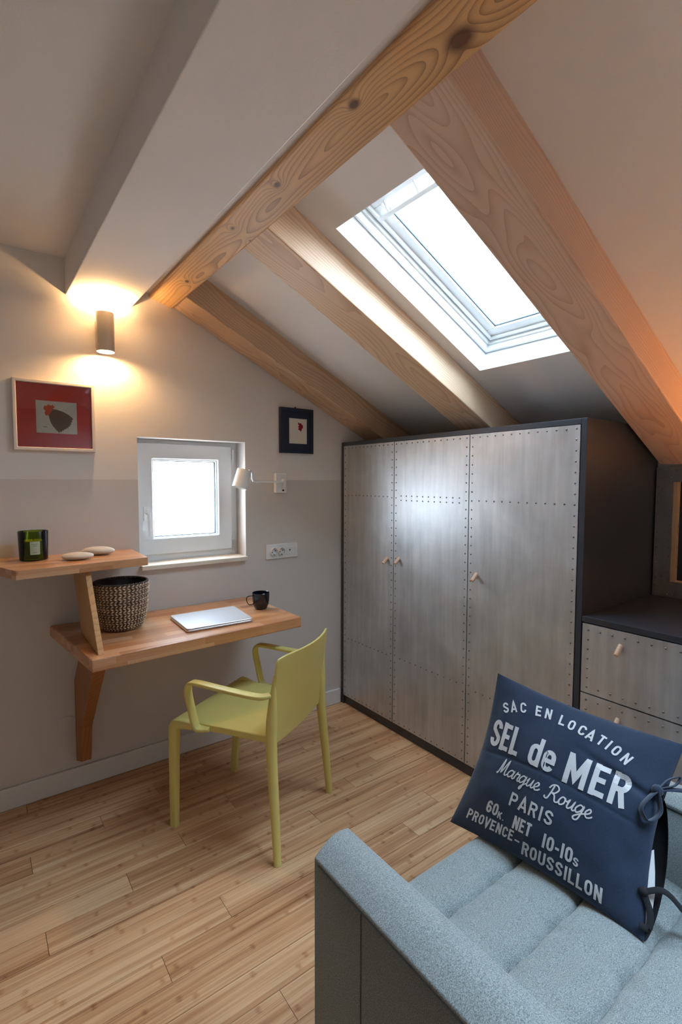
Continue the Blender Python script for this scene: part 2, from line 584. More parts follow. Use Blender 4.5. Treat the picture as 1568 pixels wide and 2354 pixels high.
# window wall with its opening
WX0, WX1, WZ0, WZ1 = 0.643, 1.195, 0.972, 1.590
T = 0.22
bm = bxs(((XL-0.12, YW, -0.1), (WX0, YW+T, 2.55)), ((WX1, YW, -0.1), (XR+0.12, YW+T, 2.55)),
         ((WX0, YW, -0.1), (WX1, YW+T, WZ0)), ((WX0, YW, WZ1), (WX1, YW+T, 2.55)))
structure(obj('wall_left', bm, M_['wall']))
structure(obj('wall_right', bxs(((XR, YB-0.12, -0.1), (XR+0.12, YW+T, 1.75))), M_['wall']))
structure(obj('wall_back', bxs(((XL-0.12, YB-0.12, -0.1), (XR+0.12, YB, 2.55))), M_['wall']))
structure(obj('wall_front', bxs(((XL-0.12, YB-0.12, -0.1), (XL, YW+0.22, 2.55))), M_['wall']))

# ceilings: flat plaster to the left, dropped plaster beam, sloped panel with the skylight holes
BX0, BX1, BZ = 0.362, 0.634, 2.178
structure(obj('ceiling', bxs(((XL-0.12, YB-0.12, 2.329), (BX0+0.02, YW+T, 2.45))), M_['ceil']))
bm = nb()
prism(bm, [(BX0, BZ), (BX1, BZ+0.004), (BX1, 2.262), (0.86, 2.262), (0.86, 2.45), (BX0, 2.45)], 1, YB-0.12, YW+T)
structure(obj('trim_1', bm, M_['ceil'], bevel=0.003))

SKY = (0.226, 1.106, 0.955, 1.445)     # opening along the slope and across
FILL_SKY = (0.12, 1.06, -1.50, 0.20)     # unseen opening added behind the camera for fill daylight
def slope_panel():
    bm = nb()
    t0, t1 = -0.06, 1.95
    def slab(ta, tb, ya, yb, n0=0.0, n1=0.115):
        vs = []
        for n in (n0, n1):
            for (t_, y_) in ((ta, ya), (tb, ya), (tb, yb), (ta, yb)):
                vs.append(bm.verts.new(SL(t_, y_, n)))
        for f in ((0, 3, 2, 1), (4, 5, 6, 7), (0, 1, 5, 4), (1, 2, 6, 5), (2, 3, 7, 6), (3, 0, 4, 7)):
            bm.faces.new([vs[i] for i in f])
    a, b, c, d = SKY
    a2, b2, c2, d2 = FILL_SKY
    slab(t0, a, d2, YW+T)
    slab(b, t1, d2, YW+T)
    slab(a, b, d, YW+T)
    slab(a, b, d2, c)
    slab(t0, t1, YB-0.12, c2)
    slab(t0, a2, c2, d2)
    slab(b2, t1, c2, d2)
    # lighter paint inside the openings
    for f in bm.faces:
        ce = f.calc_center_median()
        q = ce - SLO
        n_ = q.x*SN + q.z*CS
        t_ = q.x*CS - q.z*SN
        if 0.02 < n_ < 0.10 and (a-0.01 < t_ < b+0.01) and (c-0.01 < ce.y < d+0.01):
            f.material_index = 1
    return structure(obj('ceiling', bm, [M_['ceil'], M_['reveal']]))
slope_panel()

# skirting along the window wall and the knee wall
def skirting(name, lo, hi):
    structure(obj(name, bxs((lo, hi)), M_['skirt'], bevel=0.006, segs=3))
skirting('baseboard_left', (XL, YW-0.016, 0.0), (1.826, YW, 0.094))
skirting('baseboard_front', (XL, YB+0.016, 0.0), (XL+0.016, YW-0.016, 0.094))
skirting('baseboard_back', (XL, YB, 0.0), (XR, YB+0.016, 0.094))

# ------------------------------------------------------------------ windows
def slab_frame(bm, t0, t1, y0, y1, w, n0, n1):
    """rectangular ring in slope coordinates"""
    def bar(ta, tb, ya, yb):
        vs = [bm.verts.new(SL(t_, y_, n)) for n in (n0, n1) for (t_, y_) in ((ta, ya), (tb, ya), (tb, yb), (ta, yb))]
        for f in ((0, 3, 2, 1), (4, 5, 6, 7), (0, 1, 5, 4), (1, 2, 6, 5), (2, 3, 7, 6), (3, 0, 4, 7)):
            bm.faces.new([vs[i] for i in f])
    bar(t0, t0+w, y0, y1)
    bar(t1-w, t1, y0, y1)
    bar(t0+w, t1-w, y0, y0+w)
    bar(t0+w, t1-w, y1-w, y1)

def ring_y(bm, x0, x1, z0, z1, w, ya, yb, wb=None):
    """mitred rectangular ring in a wall facing -y"""
    wb = wb or w
    o = [(x0, z0), (x1, z0), (x1, z1), (x0, z1)]
    i = [(x0+w, z0+wb), (x1-w, z0+wb), (x1-w, z1-w), (x0+w, z1-w)]
    V = [[bm.verts.new((p[0], y, p[1])) for p in L] for L in (o, i) for y in (ya, yb)]
    oa, ob, ia, ib = V
    for k in range(4):
        j = (k+1) % 4
        bm.faces.new((oa[k], oa[j], ia[j], ia[k]))
        bm.faces.new((ob[k], ib[k], ib[j], ob[j]))
        bm.faces.new((oa[k], ob[k], ob[j], oa[j]))
        bm.faces.new((ia[k], ia[j], ib[j], ib[k]))
    return bm

def skylight(name, sky, label):
    a, b, c, d = sky
    R = root(name, SL((a+b)/2, (c+d)/2, 0.12), label, None, None, 'structure')
    bm = nb()
    slab_frame(bm, a-0.05, b+0.05, c-0.05, d+0.05, 0.075, 0.116, 0.20)
    slab_frame(bm, a+0.004, b-0.004, c+0.004, d-0.004, 0.012, 0.088, 0.116)
    obj('window_frame', bm, M_['white'], R, bevel=0.002)
    bm = nb()
    slab_frame(bm, a+0.028, b-0.028, c+0.028, d-0.028, 0.055, 0.140, 0.185)
    slab_frame(bm, a+0.032, b-0.032, c+0.032, d-0.032, 0.012, 0.126, 0.140)
    sash = obj('sash', bm, M_['white'], R, bevel=0.003)
    bm = nb()
    slab_frame(bm, a+0.082, b-0.082, c+0.082, d-0.082, 0.005, 0.150, 0.156)
    obj('gasket', bm, M_['seam'], sash)
    bm = nb()
    for n in (0.160, 0.172):
        vs = [bm.verts.new(SL(t_, y_, n)) for t_, y_ in ((a+0.05, c+0.05), (b-0.05, c+0.05), (b-0.05, d-0.05), (a+0.05, d-0.05))]
        bm.faces.new(vs)
    obj('pane', bm, M_['glass'], sash)
    # ventilation flap bar across the head of the sash
    bm = nb()
    tube(bm, [SL(a+0.118, c+0.035, 0.122), SL(a+0.118, d-0.045, 0.122)], 0.5, 12, True, (0.034, 0.018, Vector((CS, 0, -SN))))
    for y_ in (d-0.10, (c+d)/2, c+0.10):
        tube(bm, [SL(a+0.118, y_, 0.122), SL(a+0.075, y_, 0.142)], 0.006, 8)
    obj('ventilation_bar', bm, M_['white'], R, smooth=40)
    li = bpy.data.lights.new('daylight_portal', 'AREA')
    li.shape = 'RECTANGLE'
    li.size, li.size_y = (b-a), (d-c)
    li.cycles.is_portal = True
    lo = bpy.data.objects.new('daylight_portal', li)
    COL.objects.link(lo)
    mt = Matrix.Identity(4)
    X, Y, Z = Vector((CS, 0, -SN)), Vector((0, 1, 0)), Vector((SN, 0, CS))
    for i in range(3):
        mt[i][0], mt[i][1], mt[i][2] = X[i], Y[i], Z[i]
    p = SL((a+b)/2, (c+d)/2, 0.21)
    mt[0][3], mt[1][3], mt[2][3] = p
    lo.matrix_world = mt
    return R
skylight('window_2', SKY, 'white roof window between the two larch rafters')
skylight('fill_window', FILL_SKY, 'unseen white roof window added behind the camera for fill daylight')

def window_one():
    R = root('window_1', (0.92, YW+0.1, WZ0), 'small square white window with frosted glass over the desk', None, None, 'structure')
    y0, y1 = YW+0.098, YW+0.17
    def ring(*a): return ring_y(nb(), *a)
    obj('window_frame', (ring(WX0, WX1, WZ0, WZ1, 0.036, y0+0.012, y1+0.02, 0.05)), M_['upvc'], R, bevel=0.003)
    sash = obj('sash', (ring(0.660, 1.160, 1.012, 1.572, 0.078, y0-0.004, y1, 0.082)), M_['upvc'], R, bevel=0.006, segs=3)
    obj('glazing_bead', (ring(0.732, 1.088, 1.086, 1.500, 0.014, y0+0.010, y1-0.012)), M_['upvc'], sash, bevel=0.004)
    obj('gasket', (ring(0.745, 1.075, 1.099, 1.487, 0.004, y0+0.020, y1-0.010)), M_['seam'], sash)
    bm = nb()
    for yy in (y0+0.034,):
        vs = [bm.verts.new(c) for c in ((0.74, yy, 1.09), (1.08, yy, 1.09), (1.08, yy, 1.49), (0.74, yy, 1.49))]
        bm.faces.new(vs)
    obj('pane', bm, M_['frost'], sash)
    bm = bxs(((0.690, y0-0.012, 1.185), (0.716, y0-0.004, 1.255)))
    tube(bm, [(0.703, y0-0.004, 1.225), (0.703, y0-0.045, 1.225)], 0.009, 12)
    tube(bm, catmull([(0.703, y0-0.040, 1.232), (0.703, y0-0.046, 1.20), (0.704, y0-0.044, 1.15), (0.705, y0-0.044, 1.11)], 5), 0.5, 12, True, (0.020, 0.012, (1, 0, 0)))
    obj('handle', bm, M_['white'], R, smooth=40)
    for z in (1.525, 1.030):
        bm = nb()
        tube(bm, [(1.166, y0-0.008, z-0.028), (1.166, y0-0.008, z+0.028)], 0.006, 10)
        obj('hinge', bm, M_['white' if z > 1.2 else 'steel'], R, smooth=40)
    obj('sill', bxs(((0.645, YW-0.032, 0.958), (1.193, YW-0.0005, 0.980)), ((WX0+0.001, YW-0.001, WZ0-0.004), (WX1-0.001, y0+0.012, 0.980))), M_['stone_sill'], R, bevel=0.003)
    li = bpy.data.lights.new('window_portal', 'AREA')
    li.shape = 'RECTANGLE'
    li.size, li.size_y = 0.5, 0.55
    li.cycles.is_portal = True
    lo = bpy.data.objects.new('window_portal', li)
    COL.objects.link(lo)
    lo.location = (0.92, YW+T+0.01, 1.28)
    lo.rotation_euler = (radians(-90), 0, 0)
window_one()

# ------------------------------------------------------------------ timbers
KN = [(0.670, 0.781, 2.225, 0.032), (0.937, 0.733, 2.235, 0.017), (1.308, 0.743, 2.235, 0.014), (1.614, 0.745, 2.23, 0.010), (2.128, 0.772, 2.225, 0.013), (1.62, 0.812, 2.215, 0.005)]
PO = Vector((0.765, 0.4, 2.30))
M_['purlin'] = wood('weathered_purlin', 1, rgb(214, 170, 120), rgb(92, 54, 28), cen=(0.005, -0.10), freq=110,
                    knots=[(k[0]-PO.y, k[1]-PO.x, k[2]-PO.z, k[3]) for k in KN], seed=12.0, wob=0.04, fib=0.25)
bm = nb()
prism(bm, [(0.708, 2.243), (0.820, 2.210), (0.862, 2.330), (0.745, 2.375)], 1, YB-0.05, YW+0.05)
tag(obj('roof_purlin', bm, M_['purlin'], origin=PO, bevel=0.006),
    'thick knotty wooden purlin running under the ceiling from the window wall to the top right', 'beam')

ROTS = (0, atan2(SN, CS), 0)
def rafter(y0, y1, mat, label, t1):
    d = 0.134
    yc = (y0+y1)/2
    o0 = SL(0.0, yc, -d/2)
    bm = nb()
    box(bm, (-0.03, -(y1-y0)/2, -d/2), (t1, (y1-y0)/2, d/2+0.004))
    o = obj('roof_rafter', bm, mat, origin=o0, rot=ROTS, bevel=0.005)
    tag(o, label, 'beam', 'sloping roof rafters')
rafter(2.288, 2.462, M_['rafter'], 'narrow-looking rafter against the window wall, above the small blue picture', 1.80)
rafter(1.512, 1.694, M_['rafter2'], 'middle rafter with a bright daylit side, just left of the roof window', 1.80)
rafter(0.736, 0.920, M_['rafter3'], 'broad rosy rafter right of the roof window, lit orange near its foot', 1.80)

# ------------------------------------------------------------------ wardrobe
def rivets(bm, pts, nrm, r=0.0042):
    nrm = Vector(nrm)
    R = Vector((0, 0, 1)).rotation_difference(nrm).to_matrix()
    for p in pts:
        p = Vector(p)
        top = bm.verts.new(p + nrm*r*0.75)
        rings = []
        for rr, h in ((0.72, 0.55), (1.0, 0.0)):
            rings.append([bm.verts.new(p + R @ Vector((rr*r*cos(2*pi*j/8), rr*r*sin(2*pi*j/8), h*r))) for j in range(8)])
        for j in range(8):
            k = (j+1) % 8
            f1 = bm.faces.new((top, rings[0][j], rings[0][k]))
            f2 = bm.faces.new((rings[0][j], rings[1][j], rings[1][k], rings[0][k]))
            f1.material_index = f2.material_index = 1
            f1.smooth = f2.smooth = True

def peg(parent, p, label=None):
    bm = nb()
    p = Vector(p)
    prof = [(0, 0), (0.0088, 0.0), (0.0088, 0.004), (0.0088, 0.006), (0.0088, 0.044), (0.0078, 0.046), (0, 0.0465)]
    lathe(bm, [(r, z-0.006) for r, z in prof], p, 20, (-0.76, 0, -0.65))
    return obj('knob', bm, M_['peg'], parent, smooth=40)

def frange(a, b, n): return [a+(b-a)*i/(n-1) for i in range(n)]

XF = 1.833
def wardrobe():
    Y0, Y1 = 0.945, 2.452
    R = root('wardrobe', (XF+0.3, (Y0+Y1)/2, 0), 'tall dark wardrobe with three riveted grey metal doors on the right wall', 'wardrobe')
    th = 0.022
    xb = XR-0.004
    prof = [(XF, 0.0), (XF, 1.618), (2.085, 1.618), (xb, 1.437), (xb, 0.0)]
    for ya in (Y0, Y1-th):
        bm = nb()
        prism(bm, prof if ya > Y0 else [(XF, 0.0), (XF, 1.618), (2.19, 1.618), (xb, 1.488), (xb, 0.0)], 1, ya, ya+th)
        obj('side_panel', bm, M_['anth'], R, bevel=0.0015)
    bm = nb()
    prism(bm, [(XF, 1.596), (XF, 1.618), (2.085, 1.618), (xb, 1.437), (xb, 1.415), (2.080, 1.596)], 1, Y0+th, Y1-th)
    obj('top_panel', bm, M_['anth'], R, bevel=0.0015)
    obj('back_panel', bxs(((xb-0.012, Y0+th, 0.06), (xb, Y1-th, 1.41))), M_['anth'], R)
    obj('plinth', bxs(((XF+0.012, Y0+th, 0.0), (XF+0.03, Y1-th, 0.055))), M_['anth'], R)
    edges = [(0.970, 1.478), (1.483, 1.979), (1.984, 2.428)]
    z0, z1 = 0.058, 1.594
    rows = {0: [(1.296,), (0.42,)], 1: [(1.306, 1.283), (0.43,)], 2: [(1.300,), (0.425,)]}
    for i, (a, b) in enumerate(edges):
        bm = bxs(((XF-0.002, a, z0), (XF+0.017, b, z1)))
        xx = XF-0.002
        pts = []
        nv = 38
        inset = 0.014
        for z in frange(z0+inset, z1-inset, nv):
            pts += [(xx, a+inset, z), (xx, b-inset, z)]
        nh = 13
        for y in frange(a+inset, b-inset, nh)[1:-1]:
            pts += [(xx, y, z1-inset), (xx, y, z0+inset)]
            for z in rows[i][0]: pts.append((xx, y, z))
            for z in rows[i][1]: pts.append((xx, y, z))
        rivets(bm, pts, (-1, 0, 0), 0.0040)
        d = obj('door', bm, [M_['zinc'], M_['rivet']], R, bevel=0)
        if i == 0: peg(d, (XF-0.002, b-0.046, 0.962))
        if i == 1: peg(d, (XF-0.002, b-0.040, 0.972))
        if i == 2: peg(d, (XF-0.002, a+0.048, 0.962))
wardrobe()

def drawers():
    Y0, Y1 = 0.10, 0.943
    R = root('drawer_chest', (XF+0.3, 0.52, 0), 'low dark chest with riveted grey metal drawers right of the wardrobe', 'chest of drawers')
    xb = XR-0.004
    obj('top_panel', bxs(((XF, Y0, 0.858), (xb, Y1, 0.880))), M_['anth'], R, bevel=0.0015)
    obj('side_panel', bxs(((XF, Y0, 0.0), (xb, Y0+0.02, 0.8575))), M_['anth'], R)
    obj('side_panel', bxs(((XF+0.02, Y1-0.008, 0.0), (xb, Y1, 0.8575))), M_['anth'], R)
    obj('plinth', bxs(((XF+0.012, Y0+0.02, 0.0), (XF+0.03, Y1-0.02, 0.055))), M_['anth'], R)
    for (z0, z1) in ((0.594, 0.854), (0.326, 0.589), (0.058, 0.321)):
        a, b = Y0+0.022, Y1-0.004
        bm = bxs(((XF-0.002, a, z0), (XF+0.40, b, z1)))
        xx = XF-0.002
        pts = []
        for y in frange(a+0.02, b-0.022, 19): pts += [(xx, y, z0+0.022), (xx, y, z1-0.022)]
        for z in frange(z0+0.022, z1-0.022, 7)[1:-1]: pts += [(xx, a+0.02, z), (xx, b-0.022, z)]
        rivets(bm, pts, (-1, 0, 0), 0.0042)
        d = obj('drawer', bm, [M_['zinc'], M_['rivet']], R)
        peg(d, (XF-0.002, 0.802, z0+0.205))
        peg(d, (XF-0.002, 0.24, z0+0.185))
drawers()

def panel():
    x1 = XR-0.003
    x0 = x1-0.03
    R = root('riveted_frame', (x0, 0.66, 0.881), 'riveted grey metal frame around a dark pane, standing on the chest top', 'frame')
    ya, yb, za, zb = 0.30, 0.938, 0.8815, 1.445
    wl = 0.068
    ia, ib, ja, jb = ya+wl, yb-wl, 0.950, 1.382
    bm = bxs(((x0, ya, za), (x1, ia, zb)), ((x0, ib, za), (x1, yb, zb)), ((x0, ia, za), (x1, ib, ja)), ((x0, ia, jb), (x1, ib, zb)))
    pts = []
    for z in frange(za+0.012, zb-0.012, 17): pts += [(x0, yb-0.010, z), (x0, ib+0.010, z), (x0, ya+0.010, z), (x0, ia-0.010, z)]
    for z in (za+0.012, ja-0.012, ja+0.02, jb-0.02, jb+0.012, zb-0.012):
        pts += [(x0, (yb+ib)/2, z)]
    for y in frange(ia+0.01, ib-0.01, 13): pts += [(x0, y, za+0.012), (x0, y, ja-0.010), (x0, y, zb-0.012), (x0, y, jb+0.010)]
    rivets(bm, pts, (-1, 0, 0), 0.0038)
    obj('frame', bm, [M_['zincdark'], M_['rivet']], R)
    r_ = 0.02
    obj('wooden_rim', bxs(((x0-0.004, ib-r_, ja), (x1, ib, jb)), ((x0-0.004, ia, ja), (x1, ia+r_, jb)), ((x0-0.004, ia+r_, ja), (x1, ib-r_, ja+0.007))), M_['ply'], R, bevel=0.002)
    obj('pane', bxs(((x0+0.018, ia+r_, ja+0.007), (x1-0.002, ib-r_, jb))), M_['mirror'], R)
panel()

# ------------------------------------------------------------------ desk and upper shelf
def desk():
    R = root('wall_desk', (0.75, 2.2, 0.70), 'wall-mounted beech desk with a laptop and mug on it', 'desk')
    bm = nb()
    prism(bm, [(0.326, 1.896), (1.218, 1.940), (1.212, YW-0.0005), (0.262, YW-0.0005)], 2, 0.708, 0.755)
    obj('desktop', bm, M_['desk'], R, bevel=0.005, segs=3)
    bm = nb()
    prism(bm, [(YW-0.0005, 0.12), (YW-0.0005, 0.49), (2.26, 0.7075), (1.975, 0.7075), (2.305, 0.335), (2.345, 0.17)], 0, 0.350, 0.392)
    obj('bracket', bm, M_['bracket'], R, bevel=0.003)
desk()

def shelf():
    R = root('upper_shelf', (0.3, 2.3, 0.90), 'small beech shelf above the desk end, carrying a candle and two stones', 'shelf')
    bm = nb()
    prism(bm, [(0.124, 2.085), (0.594, 2.150), (0.606, YW-0.0005), (0.002, YW-0.0005)], 2, 1.030, 1.064)
    obj('board', bm, M_['shelf'], R, bevel=0.002)
    bm = nb()
    prism(bm, [(YW-0.002, 1.0297), (2.262, 0.7555), (1.933, 0.7555), (2.150, 1.0297)], 0, 0.354, 0.374)
    obj('support', bm, M_['support'], R, bevel=0.0015)
shelf()

# ------------------------------------------------------------------ things on the desk and shelf
def candle():
    c = Vector((0.203, 2.345, 1.0645))
    R = root('scented_candle', c, 'dark green glass candle jar with a pale label on the shelf', 'candle')
    bm = nb()
    lathe(bm, [(0, 0), (0.046, 0), (0.050, 0.003), (0.0535, 0.115), (0.0525, 0.1165), (0.0510, 0.115), (0.0475, 0.008), (0.044, 0.006), (0, 0.006)], c, 56)
    obj('glass_jar', bm, M_['green'], R, smooth=50)
    bm = nb()
    lathe(bm, [(0, 0.0065), (0.0436, 0.0065), (0.0471, 0.010), (0.0492, 0.078), (0.047, 0.079), (0.012, 0.0785), (0, 0.078)], c, 48)
    obj('wax', bm, M_['wax'], R, smooth=50)
    bm = nb()
    tube(bm, [c+Vector((0, 0, 0.0785)), c+Vector((0.001, 0, 0.09)), c+Vector((0.003, 0.001, 0.096))], 0.0012, 8)
    obj('wick', bm, M_['black'], R)
    bm = nb()
    a0 = atan2(-c.y, -c.x) + 0.10
    cols = []
    for i in range(9):
        a = a0 - 0.33 + 0.66*i/8
        cols.append([bm.verts.new(c + Vector(((0.0506+0.0030*z/0.115+0.0006)*cos(a), (0.0506+0.0030*z/0.115+0.0006)*sin(a), z))) for z in (0.026, 0.078)])
    for p, q in zip(cols, cols[1:]): bm.faces.new((p[0], q[0], q[1], p[1]))
    lb = obj('paper_label', bm, M_['labelp'], R)
    for z, w in ((0.066, 0.22), (0.060, 0.14), (0.034, 0.16)):
        bm = nb()
        cc = []
        for i in range(5):
            a = a0 - w + 2*w*i/4
            rr = 0.0506+0.0030*z/0.115+0.0010
            cc.append([bm.verts.new(c + Vector((rr*cos(a), rr*sin(a), zz))) for zz in (z, z+0.0015)])
        for p, q in zip(cc, cc[1:]): bm.faces.new((p[0], q[0], q[1], p[1]))
        obj('printed_line', bm, M_['inkgrey'], lb)
candle()

def pebble(c, a, b, h, ang, label, sd):
    bm = nb()
    bmesh.ops.create_icosphere(bm, subdivisions=4, radius=1.0)
    for v in bm.verts:
        d = v.co.normalized()
        k = 1 + 0.06*noise.noise(d*1.3 + Vector((sd, 0, 0)))
        x, y, z = d.x*a*k, d.y*b*k, d.z*h*k
        v.co = Vector((x*cos(ang)-y*sin(ang), x*sin(ang)+y*cos(ang), z)) + Vector(c) + Vector((0, 0, h*0.985))
    tag(obj('pebble', bm, M_['pebble'], origin=c, smooth=180), label, 'stone', 'smooth stones on the shelf')
pebble((0.345, 2.245, 1.0640), 0.059, 0.040, 0.0155, -0.25, 'flat pale stone at the front of the shelf, nearer the candle', 1.0)
pebble((0.440, 2.345, 1.0640), 0.066, 0.040, 0.018, -0.35, 'flat pale stone behind the other one on the shelf, nearer the window', 5.0)

def basket():
    c = Vector((0.510, 2.255, 0.7555))
    R = root('woven_basket', c, 'round woven seagrass basket beside the shelf support on the desk', 'basket')
    prof = [(0.070, 0.0), (0.082, 0.012), (0.090, 0.035), (0.098, 0.075), (0.103, 0.12), (0.106, 0.165), (0.107, 0.197)]
    def rad(z):
        for (r0, z0), (r1, z1) in zip(prof, prof[1:]):
            if z <= z1: return r0+(r1-r0)*(z-z0)/(z1-z0)
        return prof[-1][0]
    bm = nb()
    lay = bm.verts.layers.float.new('strand_highlight')
    rows, per, seg, spr = 19, 6, 320, 40
    rings = []
    H = 0.197
    for i in range(rows*per+1):
        z = H*i/(rows*per)
        row = i//per
        ph = (i % per)/per
        ring = []
        for j in range(seg):
            a = 2*pi*j/seg
            wv = sin(spr*a + (1 if row % 2 else -1)*2.2*(ph-0.5)*2 + 1.3*noise.noise(Vector((row*3.1, a*2, 0))))
            bulge = sin(pi*ph)
            rr = rad(z) + 0.0030*bulge + 0.0036*wv*bulge + 0.0010*noise.noise(Vector((cos(a)*9, sin(a)*9, z*60)))
            zz = z + (0.004*sin(spr*a*0.5)*(1 if i == rows*per else 0))
            v = bm.verts.new(c + Vector((rr*cos(a), rr*sin(a), zz+0.001)))
            v[lay] = 0.5+0.5*wv*bulge if bulge > 0.3 else 0.0  # highlight put into the colour: raised strands lighter, grooves between rows dark
            ring.append(v)
        rings.append(ring)
    for a, b in zip(rings, rings[1:]):
        for j in range(seg):
            bm.faces.new((a[j], a[(j+1) % seg], b[(j+1) % seg], b[j]))
    bm.faces.new(rings[0][::-1])
    obj('woven_body', bm, M_['straw'], R, smooth=180)
    bm = nb()
    lathe(bm, [(0, 0.006), (0.064, 0.006), (0.083, 0.035), (0.092, 0.075), (0.097, 0.12), (0.100, 0.165), (0.101, 0.196)], c, 64)
    obj('lining', bm, M_['rattan_in'], R, smooth=180)
    bm = nb()
    n = 220
    for s in (0, 1):
        pts = []
        for i in range(n+1):
            a = 2*pi*i/n
            tw = 34*a + s*pi
            rr = 0.1045 + 0.0035*cos(tw)
            pts.append(c + Vector((rr*cos(a), rr*sin(a), H + 0.0005 + 0.0035*sin(tw))))
        tube(bm, pts, 0.0032, 6)
    obj('rim', bm, M_['straw'], R, smooth=180)
basket()

def laptop():
    z = 0.7555
    R = root('laptop', (0.86, 2.13, z), 'closed silver laptop lying on the desk', 'laptop')
    P = [(0.705, 2.008), (1.000, 2.000), (1.026, 2.256), (0.716, 2.262)]
    def rounded(P, r, n=6):
        out = []
        for i in range(4):
            p, a, b = Vector(P[i]), Vector(P[i-1]), Vector(P[(i+1) % 4])
            u, w = (a-p).normalized(), (b-p).normalized()
            for k in range(n+1):
                t = k/n
                out.append(((1-t)**2*(p+u*r) + 2*t*(1-t)*p + t*t*(p+w*r)))
        return [tuple(q) for q in out]
    bm = nb()
    prism(bm, rounded(P, 0.014), 2, z+0.0015, z+0.0095)
    obj('base', bm, M_['alu'], R, bevel=0.002, smooth=40)
    bm = nb()
    ins = [tuple(Vector(p)*0.985 + Vector((0.862, 2.1315))*0.015) for p in P]
    prism(bm, rounded(ins, 0.014), 2, z+0.0094, z+0.0112)
    obj('gap', bm, M_['keys'], R)
    bm = nb()
    prism(bm, rounded(P, 0.014), 2, z+0.0112, z+0.0165)
    obj('lid', bm, M_['alu'], R, bevel=0.0018, smooth=40)
    for p in P:
        bm = nb()
        q = Vector(p)*0.9 + Vector((0.862, 2.1315))*0.1
        lathe(bm, [(0, 0), (0.006, 0), (0.006, 0.0016), (0, 0.0016)], (q.x, q.y, z), 12)
        obj('foot', bm, M_['keys'], R)
laptop()

def mug():
    c = Vector((1.137, 2.185, 0.7555))
    R = root('mug', c, 'black glazed mug near the right end of the desk', 'mug')
    bm = nb()
    lathe(bm, [(0, 0.0), (0.026, 0.0), (0.029, 0.003), (0.038, 0.022), (0.0415, 0.045), (0.043, 0.080), (0.0420, 0.0815), (0.0405, 0.080), (0.0385, 0.045), (0.034, 0.020), (0, 0.010)], c, 16)
    obj('cup', bm, M_['mug'], R, smooth=30)
    bm = nb()
    d = Vector((-0.97, 0.25, 0)).normalized()
    pts = [c + d*0.039 + Vector((0, 0, 0.066)), c + d*0.055 + Vector((0, 0, 0.067)), c + d*0.069 + Vector((0, 0, 0.062)), c + d*0.070 + Vector((0, 0, 0.045)), c + d*0.062 + Vector((0, 0, 0.028)), c + d*0.048 + Vector((0, 0, 0.024)), c + d*0.036 + Vector((0, 0, 0.028))]
    tube(bm, catmull(pts, 5), 0.5, 10, True, (0.013, 0.008, Vector((0.25, 0.97, 0))))
    obj('handle', bm, M_['mug'], R, smooth=60)
mug()

